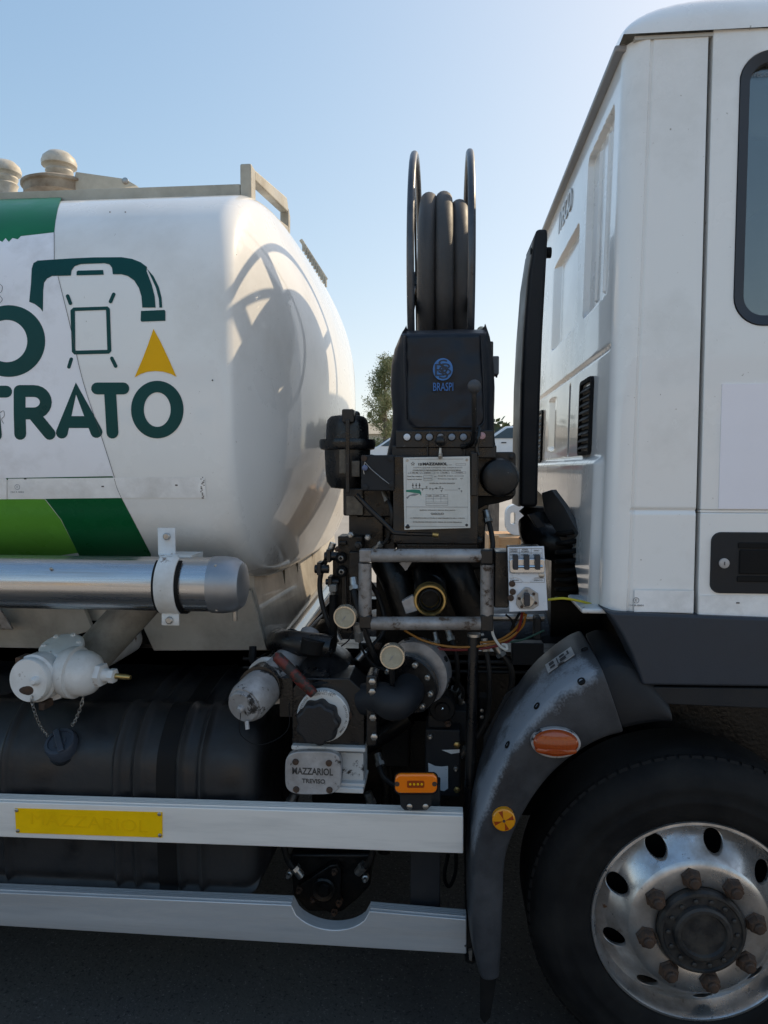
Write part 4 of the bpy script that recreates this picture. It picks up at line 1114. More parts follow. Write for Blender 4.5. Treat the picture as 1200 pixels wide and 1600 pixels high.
# ---------------------------------------------------------------- side guard rails
def rail(name, TL, TR, FL, FR, BL, BR, Y, dep, notch=False, m=ALU):
    """front face corner pixels: F = front top edge, B = bottom; extended past the frame to the left"""
    A, B_, C_, D_ = at(*FL, Y), at(*FR, Y), at(*BR, Y), at(*BL, Y)
    ext = (A - B_) * 1.6
    A2 = A + ext; D2 = D_ + (D_ - C_) * 1.6
    top = [A2]
    if notch:
        c0 = at(455, 1414.5, Y); c1 = at(515, 1453, Y); c2 = at(577, 1424, Y)
        chord = (c2 - c0); mid = (c0 + c2) / 2; n_ = 16
        top += [c0 + Vector((-.012, 0, .0)), ]
        for i in range(n_ + 1):
            t = i / n_; e = c0 + chord * t; top.append(Vector((e.x, Y, e.z - (mid.z - c1.z) * math.sqrt(max(0, 1 - (2 * t - 1) ** 2)) ** 1.15)))
        top += [c2 + Vector((.008, 0, 0))]
    poly = top + [B_, C_, D2]
    w = MB(); w.prism(poly, (0, dep, 0))
    o = ob(name, w, m, truck, bevel=.003, seg=2)
    n_ = 4
    for k in range(n_):
        yy = Y + dep * (.25 + .72 * k / n_)
        segs = [(A2, c0), (c2, B_)] if notch else [(A2, B_)]
        for a, b in segs:
            w = MB(); w.hexa([(a.x, yy, a.z + .0002), (b.x - .001, yy, b.z + .0002), (b.x - .001, yy + dep * .11, b.z + .0002), (a.x, yy + dep * .11, a.z + .0002),
                              (a.x, yy, a.z + .003), (b.x - .001, yy, b.z + .003), (b.x - .001, yy + dep * .11, b.z + .003), (a.x, yy + dep * .11, a.z + .003)]); ob('grip_ridge', w, m, o)
    return o
up = rail('side_guard_rail', 0, 0, (0, 1253), (724, 1275), (0, 1308), (724, 1334), .03, .05)
lo = rail('side_guard_rail', 0, 0, (0, 1401), (729, 1437), (0, 1447), (729, 1491), .03, .045, True, ALUM)
w = MB(); w.prism([at(23, 1263, .0275), at(253.5, 1269.5, .0275), at(253.5, 1309, .0275), at(25, 1301.5, .0275)], (0, .002, 0)); yp = ob('yellow_plate', w, YELP, up, bevel=.0006)
o = lettering('plate_lettering', 'MAZZARIOL', 138, 1286, .0272, 21, YELP2, yp, width=205)
o.rotation_euler = (R(90), R(1.6), 0)
for px, py in ((26, 1266), (28, 1298), (249, 1272), (250, 1305)):
    w = MB(); w.lathe([(.0055, 0), (.0052, -.002), (.003, -.0035), (0, -.0035)], at(px, py, .0273), (0, 1, 0), 14); ob('rivet', w, STEEL, yp)
w = MB(); w.box(at(727, 1478, .028), (.004, .003, .004)); ob('rail_hole', w, INK, lo)
# rail stanchions
w = MB(); w.pxbox(641, 1330, 688, 1424, .10, .05); w.pxbox(641, 1225, 688, 1333, .10, .05); ob('stanchion', w, PLASTIC, truck, bevel=.003)
w = MB(); w.boxb(at(-300, 1300, .1).x, at(-300, 1300, .1).x + .09, .09, .14, at(0, 1440, .1).z, 1.0); ob('stanchion', w, PLASTIC, truck, bevel=.003)
# amber LED marker on its bracket
MY = .015
w = MB(); w.pxprism([(624, 1238), (676, 1238), (673, 1260), (667, 1266), (632, 1266), (626, 1260)], MY + .02, .003); mk = ob('side_marker_lamp', w, PLASTIC, truck, bevel=.001)
w = MB(); w.pxprism([(x, y) for x, y in rrect(615.5, 1209, 684.5, 1242, 9)], MY + .004, .014); ob('lamp_base', w, BLACKM, mk, bevel=.002)
w = MB(); w.pxprism([(x, y) for x, y in rrect(617, 1210.5, 683, 1240, 9)], MY - .012, .016); ob('lamp_lens', w, AMBERL, mk, bevel=.005, seg=3)
w = MB(); w.pxprism([(x, y) for x, y in rrect(636, 1220, 663, 1231, 2.5)], MY - .0132, .002); ob('led_window', w, AMBER, mk)
for i in range(4):
    w = MB(); w.lathe([(.0035, 0), (.0025, -.002), (0, -.0025)], at(641 + i * 6, 1225.5, MY - .0133), (0, 1, 0), 10); ob('led', w, YELV, mk)
for px in (620.5, 679):
    w = MB(); w.lathe([(.0065, 0), (.0065, -.001), (.003, -.0012)], at(px, 1225, MY - .0122), (0, 1, 0), 14); ob('lamp_screw', w, RUST, mk)
for px in (640, 665):
    w = MB(); w.lathe([(.008, 0), (.008, -.003), (.004, -.005)], at(px, 1260, MY + .02), (0, 1, 0), 12); ob('bracket_bolt', w, STEEL, mk)

# ================================================================ HOSE REEL
RYC, RZC, RR = 0.865, 2.278, 0.450
reel = ob('hose_reel', MB().tube([(-.13, RYC, RZC), (.09, RYC, RZC)], .06, 24), BLACK, truck)
for xd in (-.115, .076):
    w = MB(); w.tube([(xd, RYC + RR * math.cos(2 * math.pi * i / 96), RZC + RR * math.sin(2 * math.pi * i / 96)) for i in range(96)], .0125, 12, True)
    ob('reel_rim', w, mat('reel_rim_steel', (.075, .08, .09), .34, metal=.5, var=.2, vscale=20, chips=((.16, .13, .10), .08, 50, .6)), reel)
    for k in range(4):
        a_ = R(25 + 90 * k)
        d = Vector((0, math.cos(a_), math.sin(a_))); n_ = Vector((0, -math.sin(a_), math.cos(a_))); o_ = Vector((xd, RYC, RZC))
        w = MB(); h = .026; L = []
        for rr_ in (.03, RR - .004): L.append([o_ + d * rr_ + n_ * h + Vector((-.003, 0, 0)), o_ + d * rr_ + n_ * h + Vector((.003, 0, 0)), o_ + d * rr_ - n_ * h + Vector((.003, 0, 0)), o_ + d * rr_ - n_ * h + Vector((-.003, 0, 0))])
        w.loft(L, True, True, True); ob('reel_spoke', w, BLACK, reel)
w = MB(); w.lathe([(.02, 0), (.02, .012), (.012, .02)], (-.108, RYC, RZC), (1, 0, 0), 6); ob('spoke_bolt', w, BLACKM, reel)
# the hose, wound three wide
HOM = []
w = MB(); bm = w.bm
uvl = bm.loops.layers.uv.new('UVMap')
def coil(xc, rad, mr, wob, ph):
    n_ = 140; m_ = 16; V = []
    for i in range(n_):
        a_ = 2 * math.pi * i / n_; x_ = xc + wob * math.sin(a_ * 1 + ph); rd = rad + .004 * math.sin(2 * a_ + ph)
        c_ = Vector((x_, RYC + rd * math.cos(a_), RZC + rd * math.sin(a_))); d = Vector((0, math.cos(a_), math.sin(a_)))
        V.append([bm.verts.new(c_ + d * mr * math.cos(2 * math.pi * j / m_) + Vector((1, 0, 0)) * mr * math.sin(2 * math.pi * j / m_)) for j in range(m_)])
    for i in range(n_):
        for j in range(m_):
            f = bm.faces.new([V[i][j], V[(i + 1) % n_][j], V[(i + 1) % n_][(j + 1) % m_], V[i][(j + 1) % m_]])
            for l, (ui, vi) in zip(f.loops, ((i, j), (i + 1, j), (i + 1, j + 1), (i, j + 1))): l[uvl].uv = (ui / n_ * rad * 330, vi / m_)
coil(-.068, .303, .0305, .003, 0.5); coil(-.013, .305, .0305, -.004, 1.2); coil(.044, .272, .0305, .002, 2.6)
coil(-.045, .245, .0305, .003, 1.0); coil(.010, .245, .0305, .003, 3.0); coil(-.068, .19, .0305, .002, 0); coil(-.012, .19, .0305, .002, 1); coil(.042, .19, .0305, .002, 1); coil(-.04, .14, .0305, .002, 0); coil(.015, .14, .0305, .002, 1)
for f in bm.faces: f.smooth = True
me = bpy.data.meshes.new('delivery_hose'); bm.to_mesh(me); bm.free()
hose = tag(ob('delivery_hose', me, HOSE), 'thick black ribbed rubber hose wound on the reel above the branded cover', 'hose')
# reel stand down to the pump frame
w = MB()
for xd in (-.15, .11):
    w.boxb(xd - .012, xd + .012, RYC - .05, RYC + .05, 1.35, 1.98)
ob('reel_stand', w, BLACK, truck, bevel=.003)

# ---------------------------------------------------------------- meter column and its vinyl cover
w = MB(); a = at(618, 860, .38); b = at(765, 700, .38); w.boxb(a.x, b.x - .01, .42, .95, 1.28, 2.0); ob('meter_column', w, BLACKM, truck, bevel=.01)
CYF = .32
cv = MB()
def csec(yl, yr, py, wl, wr, back, fy=0.0):
    """outline of one level: front edge pixels yl..yr at CYF, bulging out to wl..wr further back"""
    A = at(yl, py, CYF + fy); B = at(yr, py, CYF + fy); C_ = at(wl, py, CYF + .11); D_ = at(wr, py, CYF + .11); z = A.z
    P = [Vector((A.x, A.y, z)), Vector((A.x * .66 + B.x * .34, A.y - .004, z)), Vector((A.x * .33 + B.x * .67, A.y - .004, z)), Vector((B.x, B.y, z)), Vector((B.x * .3 + D_.x * .7, CYF + .04, z)), Vector((D_.x, CYF + .12, z)), Vector((D_.x, CYF + .35, z)), Vector((D_.x - .01, back, z)), Vector((C_.x + .01, back, z)), Vector((C_.x, CYF + .35, z)), Vector((C_.x, CYF + .12, z)), Vector((A.x * .3 + C_.x * .7, CYF + .04, z))]
    return crom(P, 6, True)
lv_ = [csec(640, 750, 516, 636, 758, .80, .12), csec(634, 752, 518.5, 630, 762, .85, .045), csec(632, 753, 523, 625, 765, .88, .012), csec(631, 754, 540, 616, 769, .9), csec(631, 755, 565, 611, 772, .9), csec(633, 756, 600, 610, 773, .9), csec(637, 757, 640, 614, 772, .9), csec(638, 757, 668, 613, 773, .9), csec(632, 758, 690, 609, 774, .9), csec(626, 760, 712, 604, 776, .9)]
NL = []
for li in range(len(lv_) - 1):
    for k in range(4):
        t = k / 4; NL.append([lv_[li][i] * (1 - t) + lv_[li + 1][i] * t for i in range(len(lv_[0]))])
NL.append(lv_[-1])
for l in NL:
    for i, p in enumerate(l):
        nz_ = noise.noise(Vector((p.x * 9, p.y * 9, p.z * 5))) * .008 + noise.noise(Vector((p.x * 24 + 5, p.y * 24, p.z * 10))) * .003
        l[i] = Vector((p.x + nz_ * (1 if p.x > 0 else -1) * .6, p.y + nz_, p.z))
cv.loft(NL, True, True, False)
cover = tag(ob('vinyl_cover', cv.mesh('vinyl_cover', 60), VINYL), 'black vinyl dust cover with blue round emblem over the meter', 'cover')
# flat front flap with rounded lower corners
FLY = CYF - .016
fp = [(634, 525), (752, 523), (756, 600), (757, 645)] + arcpts(745, 655, 12, 12, 0, 90, 5) + arcpts(651, 655, 13, 12, 90, 180, 5) + [(636, 600)]
d_ = decal([fp], lambda x, y: (lambda p: Vector((p.x, p.y + .011 * noise.noise(Vector((x * .022, y * .016, 0))) + .005 * noise.noise(Vector((x * .07 + 9, y * .05, 3))), p.z)))(at(x, y, FLY)), 9)
fl = ob('front_flap', d_.mesh('front_flap', 70), VINYL, cover); sm = fl.modifiers.new('t', 'SOLIDIFY'); sm.thickness = .006; sm.offset = 1
hem = MB(); hem.tube([at(x, y, FLY - .002) for x, y in fp[1:-1]], .0028, 6); ob('flap_hem', hem, VINYL, cover)
for px in (633, 755):
    w = MB(); w.tube([at(px, 524, FLY - .0), at(px - 1, 560, FLY), at(px + 1, 610, FLY + .004), at(px + 2, 655, FLY + .006)], .004, 6); ob('side_piping', w, VINYL, cover)
EMY = FLY - .011
w = MB(); o_ = at(692, 577, EMY); s = S(EMY); w.prism([Vector((o_.x + 15.3 * s * math.cos(R(i * 9)), EMY, o_.z + 17 * s * math.sin(R(i * 9)))) for i in range(40)], (0, .006, 0)); em = ob('round_emblem', w, BLUE, cover)
DKINK = mat('emblem_ink', (0.018, 0.03, 0.055), 0.5)
for ch, dx, dy, h in (('B', 5, 1, 19), ('B', -1, 2, 0), ('S', 0, -3, 22), ('S', 1, 6, 20), ('B', -6, 2, 19)):
    if h: lettering('monogram_letter', ch if not (ch == 'B' and dx < 0) else 'E', 692 + dx, 577 + dy, EMY - .0008 - .0002 * abs(dx), h, DKINK, em, width=14, bold=-.0006)
lettering('cover_lettering', 'BRASPI', 692.5, 605, EMY + .002, 12.5, mat('blue_letters', (0.04, 0.15, 0.42), .5), cover, width=31, bold=.0003)
# row of little round lamps under the cover
w = MB(); w.pxbox(618, 672, 772, 700, .285, .05); w.pxbox(612, 696, 776, 716, .29, .2); bar = ob('lamp_bar', w, BLACK, truck, bevel=.004)
for px, m in ((636, BUFFW), (653.5, BUFF), (671, BUFF), (688.5, INKG), (706, BUFF), (724, BUFF)):
    w = MB(); w.lathe([(.0125, .004), (.0125, -.004), (.0105, -.006), (.0105, -.003)], at(px, 683, .285), (0, 1, 0), 24); r_ = ob('lamp_ring', w, BLACKM, bar)
    w = MB(); w.lathe([(.0105, 0), (.0100, -.006), (.006, -.0085), (0, -.009)], at(px, 683, .285), (0, 1, 0), 20); ob('round_lamp', w, m, bar)
w = MB(); w.lathe([(.011, 0), (.010, -.006), (0, -.009)], at(753, 681, .285), (0, 1, 0), 20); ob('round_lamp', w, PINK, bar)
for px in (668, 726):
    w = MB(); w.tube([at(px, 690, .275), at(px, 714, .275)], .003, 6); ob('pin', w, BLACK, bar)
# gear lever with ball knob, small brass lever
w = MB(); w.tube(crom([at(741, 606, .16), at(741, 630, .17), at(741, 665, .20), at(739, 688, .23), at(732, 696, .26), at(722, 698, .28)], 5), .0075, 12); lvr = ob('control_lever', w, BLACK, truck)
w = MB(); w.sphere(at(741, 604, .16), .0195, 24); ob('ball_knob', w, mat('grey_knob', (0.06, 0.062, 0.068), 0.55, bump=.3, bscale=200), lvr)
w = MB(); w.tube([at(688, 700, .23), at(688, 712, .23)], [.004, .0055], 10); w.tube([at(688, 708, .23), at(688, 716, .235)], .0065, 10); l2 = ob('small_lever', w, STEEL, truck)
w = MB(); w.sphere(at(688, 689, .23), .016, 14, (1, .8, .9)); w.box(at(693, 686, .23), (.014, .012, .02)); ob('lever_knob', w, BLACK, l2)
w = MB(); w.tube(crom([at(750, 668, .26), at(748, 682, .25), at(745, 700, .25), at(748, 712, .25)], 4), .005, 8); ob('hook', w, BLACK, truck)
# beacon and grey limit switch beside the cover
w = MB(); w.pxbox(744, 520, 764, 560, .52, .1); w.pxbox(760, 533, 771, 565, .5, .06); w.pxbox(750, 556, 770, 760, .55, .2); sw = ob('switch_post', w, BLACK, truck, bevel=.004)
w = MB(); w.sphere(at(752, 517, .55), .015, 16); ob('beacon_cap', w, mat('cream_cap', (.6, .56, .42), .3), sw)
w = MB(); w.pxbox(766, 556, 780, 585, .45, .06); ob('limit_switch', w, mat('switch_grey', (.10, .12, .14), .5), sw, bevel=.004)
w = MB(); w.tube([at(775, 585, .46), at(776, 590, .46)], .003, 6); ob('switch_pin', w, INK, sw)

# ---------------------------------------------------------------- data plate
PY_ = .235
w = MB(); w.pxbox(614, 712, 748, 850, PY_ + .02, .1); w.pxbox(736, 707, 746, 775, PY_ - .002, .03); pb_ = ob('plate_backing', w, BLACK, truck, bevel=.003)
pc = [at(630, 715, PY_), at(734, 713, PY_), at(735, 825, PY_), at(632, 828, PY_)]
w = MB(); w.prism(pc, (0, .004, 0)); plate_ = ob('data_plate', w, PLATEW, truck, bevel=.0008)
EPS = PY_ - .0006
def bar_(name, x0, y0, x1, y1, m, par, Y=EPS, th=.0005):
    w = MB(); w.pxbox(x0, y0, x1, y1, Y, th); return ob(name, w, m, par)
PL = lambda u, v: (620 + u * 130 / 1200, 700 + v * 130 / 1200)
def rule(name, u0, v0, u1, v1, m=INKG): 
    a, b = PL(u0, v0), PL(u1, v1); return bar_(name, min(a[0], b[0]), min(a[1], b[1]), max(a[0], b[0]), max(a[1], b[1]), m, plate_)
for u0, v0, u1, v1 in ((190, 158, 960, 163), (190, 1128, 980, 1133), (132, 240, 137, 1080), (1022, 240, 1027, 1070), (132, 848, 1027, 854)): rule('border_line', u0, v0, u1, v1)
for (u, v) in ((150, 178), (1010, 172), (158, 1118), (1008, 1112)):
    x_, y_ = PL(u, v); w = MB(); w.lathe([(.0042, 0), (.004, -.0012), (0, -.0016)], at(x_, y_, PY_), (0, 1, 0), 10); ob('plate_rivet', w, STEEL if v < 1000 else INK, plate_)
def ptext(s_, u, v, h, wd, m=INK, bold=0.0):
    x_, y_ = PL(u, v); return lettering('plate_text', s_, x_, y_, EPS, h * 130 / 1200, m, plate_, width=wd * 130 / 1200, bold=bold)
# star
x_, y_ = PL(232, 228); w = MB(); w.prism([at(x_ + (3.6 if i % 2 == 0 else 1.6) * math.sin(R(36 * i)), y_ - (3.6 if i % 2 == 0 else 1.6) * math.cos(R(36 * i)), EPS) for i in range(10)], (0, .0005, 0)); ob('star_mark', w, INK, plate_)
w = MB(); w.prism([at(x_ + (1.9 if i % 2 == 0 else .85) * math.sin(R(36 * i)), y_ - (1.9 if i % 2 == 0 else .85) * math.cos(R(36 * i)), EPS - .0004) for i in range(10)], (0, .0003, 0)); ob('star_centre', w, PLATEW, plate_)
ptext('F.lli', 335, 236, 34, 50, INK, .0003); ptext('MAZZARIOL', 550, 232, 36, 355, INK, .0006); ptext('s.p.a.', 775, 240, 14, 50, INKG)
for u0, v0, u1, v1 in ((850, 222, 995, 226), (850, 246, 995, 250), (850, 222, 854, 250), (991, 222, 995, 250)): rule('box_line', u0, v0, u1, v1)
ptext('COSTRUZIONE IMPIANTI PER CARBURANTI', 590, 284, 15, 700, INKG); ptext('COMPLESSO DI MISURAZIONE DEL TIPO AUTOCISTERNA', 575, 322, 17, 690, INK)
def boxl(u0, v0, u1, v1):
    for q in ((u0, v0, u1, v0 + 4), (u0, v1 - 4, u1, v1), (u0, v0, u0 + 4, v1), (u1 - 4, v0, u1, v1)): rule('box_line', *q)
for b in ((196, 344, 350, 372), (360, 344, 552, 372), (632, 344, 760, 372), (790, 340, 998, 366), (386, 396, 510, 434), (386, 440, 510, 468), (835, 390, 960, 414)): boxl(*b)
ptext('No.', 172, 362, 14, 24, INKG); ptext('TC 48', 262, 358, 15, 80, INK); ptext('23000', 440, 358, 15, 90, INKG); ptext('DI', 590, 358, 14, 30, INKG); ptext('TC 28', 690, 356, 15, 70, INK); ptext('23000', 900, 354, 15, 100, INKG)
ptext('Portata Max. litri/minuto', 258, 410, 15, 215, INK); ptext('Portata Min. litri/min', 255, 452, 15, 210, INK); ptext('Portata Min. di misura', 705, 402, 15, 215, INK); ptext('Pressione max kg/cm', 730, 444, 15, 270, INK); ptext('bar', 555, 410, 13, 30, INKG); ptext('10', 930, 442, 16, 30, INK)
ptext('SCHEMA DEL CIRCUITO IDRAULICO', 655, 510, 16, 360, INK)
rule('pipe_line', 232, 581, 450, 586, INK); rule('pipe_line', 540, 580, 640, 585, INK); rule('pipe_line', 690, 604, 880, 608, INKG)
for u in (228, 276, 324): rule('pipe_line', u, 505, u + 8, 580, INK); rule('valve_mark', u - 8, 530, u + 16, 545, INK)
for u, v in ((430, 568), (480, 588), (520, 596), (570, 582), (625, 566), (660, 590), (645, 622), (372, 600), (900, 590), (935, 625)):
    rule('diagram_mark', u - 18, v - 8, u + 18, v - 4, INK); rule('diagram_mark', u - 4, v - 16, u + 2, v + 14, INK)
w = MB(); w.prism([at(*PL(u, v), EPS) for u, v in ((132, 606), (250, 598), (330, 604), (352, 640), (350, 692), (330, 660), (290, 655), (200, 640), (132, 632))], (0, .0004, 0)); ob('green_paint_smear', w, mat('green_smear', (0.02, 0.20, 0.13), .5), plate_)
w = MB(); w.prism([at(*PL(u, v), EPS) for u, v in ((135, 715), (180, 680), (250, 655), (320, 668), (260, 690), (190, 690), (155, 735))], (0, .0004, 0)); ob('grey_smear', w, INKG, plate_)
for v in (668, 702, 730, 776, 798, 826): rule('table_line', 420, v, 735, v + 4)
for u in (418, 526, 634, 733): rule('table_line', u, 668, u + 4, 780 if u in (526, 634) else 828)
ptext('COMP', 472, 690, 14, 60, INK); ptext('LITRI', 578, 690, 14, 60, INK); ptext('Nr', 682, 690, 14, 30, INK)
ptext('QUESTO IMPIANTO EROGA SOLTANTO', 585, 898, 15, 510, INK); ptext('GASOLIO', 584, 950, 30, 185, INK, .0001); ptext('LA PRECISIONE DELLA MISURA E RESPONSABILITA DELL UTENTE', 582, 1012, 14, 780, INK); ptext('ISTRUZIONI IMPORTANTI PRIMA DI OGNI PRELIEVO', 585, 1070, 15, 700, INK)
w = MB(); w.sphere(at(*PL(155, 1140), PY_ - .001), .005, 10, (1.5, .3, 1)); ob('oil_blob', w, BLACK, plate_)

# ---------------------------------------------------------------- black pump housing right of the plate
HY = .32
w = MB(); w.pxprism(rrect(736, 706, 806, 776, 6, 4), HY + .02, .05); hs = ob('pump_housing', w, BLACK, truck, bevel=.004)
w = MB(); w.lathe([(.058, .03), (.058, -.02), (.052, -.035), (.035, -.043), (0, -.045)], at(780, 746, HY), (0, 1, 0), 36); ob('housing_dome', w, BLACK, hs)
w = MB(); w.pxprism([(740, 776), (806, 772), (800, 780), (780, 786), (758, 790), (741, 800)], HY + .03, .05); ob('housing_skirt', w, BLACKM, hs, bevel=.004)
for px, py in ((799, 714), (747, 712), (800, 768)):
    w = MB(); w.lathe([(.009, 0), (.009, -.005), (.005, -.007)], at(px, py, HY + .02), (0, 1, 0), 6); ob('housing_bolt', w, BLACK, hs)
w = MB(); w.pxbox(734, 705, 742, 800, HY - .06, .05); ob('clamp_plate', w, BLACK, hs, bevel=.003)
w = MB(); w.pxprism([(742, 776), (764, 785), (757, 835), (745, 870), (734, 872), (736, 800)], .36, .08); ob('frame_gusset', w, BLACK, truck, bevel=.004)
# ---------------------------------------------------------------- filter housing, left of the plate
FY = .40
fc = at(543, 700, FY); s = S(FY)
def zpx(py): return at(543, py, FY).z
w = MB(); w.lathe([(36 * s, zpx(702)), (35 * s, zpx(735)), (33 * s, zpx(752)), (26 * s, zpx(762)), (10 * s, zpx(764))], (fc.x, FY, 0), (0, 0, 1), 40); flt = ob('strainer_housing', w, BLACK, truck)
w = MB(); w.lathe([(10 * s, zpx(648)), (26 * s, zpx(651)), (31 * s, zpx(656)), (33 * s, zpx(664)), (34 * s, zpx(688)), (34 * s, zpx(690))], (fc.x, FY, 0), (0, 0, 1), 40); ob('strainer_lid', w, BLACK, flt)
w = MB(); w.lathe([(34 * s, zpx(686)), (43 * s, zpx(687)), (44 * s, zpx(690)), (44 * s, zpx(697)), (42 * s, zpx(702)), (34 * s, zpx(704))], (fc.x, FY, 0), (0, 0, 1), 40); ob('clamp_ring', w, BLACK, flt)
w = MB(); w.pxprism(rrect(534, 639, 553, 660, 3, 3), FY - .085, .05); ob('lid_knob', w, BLACK, flt, bevel=.003)
w = MB(); w.pxbox(540, 655, 546, 770, FY - .095, .008); ob('lid_strap', w, BLACK, flt, bevel=.002)
w = MB(); w.sphere(at(557, 648, FY), .012, 12); ob('lid_bolt', w, BLACK, flt)
w = MB(); w.pxbox(530, 702, 541, 740, FY - .083, .02); w.pxbox(549, 720, 562, 745, FY - .083, .02); ob('corroded_pad', w, mat('corroded_metal', (0.13, 0.11, 0.085), .7, var=.4, vscale=60, bump=.5), flt, bevel=.002)
w = MB(); w.pxbox(536, 762, 568, 806, FY - .05, .1); w.pxbox(556, 764, 612, 808, FY - .03, .12); w.pxbox(545, 803, 600, 862, FY, .1); w.pxbox(592, 770, 618, 860, FY + .03, .1); ob('strainer_base', w, BLACK, truck, bevel=.006)
w = MB(); w.pxbox(541, 775, 567, 805, FY - .053, .01); ob('corroded_pad', w, _mats['corroded_metal'], flt, bevel=.002)
# junction box with seal wire
w = MB(); w.pxbox(564, 711, 616, 767, .24, .08); jb = ob('sealed_box', w, PLASTIC, truck, bevel=.004)
for px, py, m in ((569, 716, RUST), (610, 716, PLASTIC), (571, 761, PLASTIC), (611, 757, PLASTIC)):
    w = MB(); w.lathe([(.009, .002), (.009, -.005), (.004, -.006)], at(px, py, .24), (0, 1, 0), 14); ob('box_screw', w, m, jb)
w = MB(); w.tube(crom([at(570, 722, .232), at(580, 733, .232), at(595, 746, .232), at(608, 756, .232)], 5), .0012, 6); w.tube(crom([at(570, 722, .232), at(568, 733, .232), at(569, 741, .232)], 4), .001, 6); ob('seal_wire', w, STEEL, jb)
w = MB(); w.sphere(at(570, 731, .23), .009, 10, (1, .5, 1)); ob('lead_seal', w, BLUESEAL, jb)
# slanted pipe under the box and the fittings behind
w = MB(); w.tube(crom([at(556, 773, .26), at(575, 793, .26), at(600, 817, .26), at(612, 829, .26), at(622, 833, .26), at(676, 835, .26)], 5), .008, 10); pp_ = ob('drain_pipe', w, BLACK, truck)
w = MB(); w.tube([at(676, 835, .26), at(685, 836, .26)], .009, 10); ob('brass_union', w, BRASS, pp_)
w = MB(); w.tube([at(622, 852, .3), at(745, 852, .3)], .026, 14); w.pxbox(650, 825, 672, 860, .33, .06); ob('manifold_pipe', w, BLACK, truck)
# ---------------------------------------------------------------- hydraulic valve block
VB = .33
w = MB()
for q in ((528, 838, 566, 900, VB), (533, 896, 562, 990, VB + .01), (545, 862, 566, 925, VB - .03), (529, 846, 541, 852, VB - .02), (520, 870, 534, 950, VB + .03)): w.pxbox(*q, .09)
vb = ob('valve_block', w, GREASE, truck, bevel=.003)
for (x0_, y0_, x1_, y1_) in ((507, 862, 528, 876), (492, 882, 514, 896), (509, 904, 530, 914)):
    w = MB(); w.tube([at(x0_, (y0_ + y1_) / 2, VB), at(x1_, (y0_ + y1_) / 2, VB)], (y1_ - y0_) / 2 * S(VB), 14); w.pxbox(x0_ + 3, y0_ - 3, x0_ + 9, y1_ + 3, VB - .02, .05); ob('solenoid', w, BLACK, vb, bevel=.002)
for px, py in ((534, 871), (535, 892)):
    w = MB(); w.lathe([(.017, 0), (.017, -.022), (.013, -.026), (.013, -.022), (.0055, -.022), (.005, -.026)], at(px, py, VB), (0, 1, 0), 20); ob('valve_port', w, BLACKM, vb)
    w = MB(); w.lathe([(.010, -.0215), (.006, -.025), (0, -.025)], at(px, py, VB), (0, 1, 0), 14); ob('port_screw', w, STEEL, vb)
w = MB(); w.lathe([(.008, 0), (.008, -.01), (.005, -.012)], at(551, 919, VB), (0, 1, 0), 12); ob('port_screw', w, STEEL, vb)
w = MB(); w.pxbox(514, 914, 525, 925, VB - .03, .03); w.tube([at(520, 925, VB), at(520, 936, VB)], .008, 10); ob('grey_plug', w, mat('plug_grey', (.22, .21, .19), .5), vb, bevel=.002)
for px in (540, 547, 555):
    w = MB(); w.tube(crom([at(px, 900, VB - .012), at(px + 1, 930, VB - .012), at(px + 3, 985, VB)], 4), .004, 6); ob('oil_pipe', w, BLACK, vb)
w = MB(); w.tube([at(521, 930, .32), at(520, 1010, .32)], .013, 10); ob('oil_hose', w, BLACKM, vb)
# ---------------------------------------------------------------- frame of four worn tubes
TFY = .15; rt = 10.5 * S(TFY)
for (x0_, y0_, x1_, y1_) in ((579, 868, 752, 868), (580, 974, 751, 974), (570.5, 880, 570.5, 962), (761, 882, 761, 962)):
    w = MB(); w.cyl(at(x0_, y0_, TFY), at(x1_, y1_, TFY), rt, None, 22); ob('frame_tube', w, GREYP, truck)
for (x0_, y0_, x1_, y1_) in ((561, 859, 580, 879), (751, 859, 771, 882), (560, 962, 580, 983), (751, 961, 771, 987)):
    w = MB(); w.pxbox(x0_, y0_, x1_, y1_, TFY - rt, rt * 2); ob('frame_corner', w, GREYP if x0_ == 561 else BLACK, truck, bevel=.004)
w = MB(); w.pxbox(588, 876, 752, 1012, .58, .02); ob('dark_backing', w, GREASE, truck)  # dark sheet, enlarged to stop sunlight and darken the gap behind the frame
w = MB(); w.tube(crom([at(600, 872, .45), at(618, 905, .42), at(640, 965, .4)], 5), .05, 16); ob('body_pipe', w, GREASE, truck)
w = MB(); w.tube(crom([at(700, 850, .5), at(716, 900, .42), at(742, 965, .42)], 5), .055, 16); ob('body_pipe', w, GREASE, truck)
w = MB(); w.pxprism([(622, 880), (645, 876), (636, 890), (625, 898), (612, 893)], .40, .02); ob('foil_label', w, SILVER, truck)
cpc = at(672, 938, .20)
w = MB(); w.tube([at(672, 935, .22), at(668, 900, .40), at(664, 872, .55)], [.040, .046, .046], 24); w.lathe([(.05, .16), (.05, .10), (.044, .095)], cpc, (-.02, 1, .12), 28); cpl = ob('hose_coupling', w, GREASE, truck)
w = MB(); w.lathe([(.036, .04), (.046, .034), (.049, .03), (.046, .024), (.049, .018), (.047, .010), (.0485, .002), (.045, -.006), (.040, -.006), (.0375, -.001), (.0375, .02)], cpc, (-.02, 1, .05), 36, False, False); ob('brass_ring', w, BRASS, cpl)
w = MB(); w.lathe([(.032, .03), (.032, .002), (.029, .0), (.027, .006), (.027, .09), (0, .095)], cpc, (-.02, 1, .05), 30, False, False); ob('inner_ring', w, BLACK, cpl)
w = MB(); w.tube([cpc + Vector((-.026, .035, 0)), cpc + Vector((.026, .035, 0))], .003, 8); w.sphere(cpc + Vector((0, .03, 0)), .006, 10); ob('coupling_bar', w, STEEL, cpl)
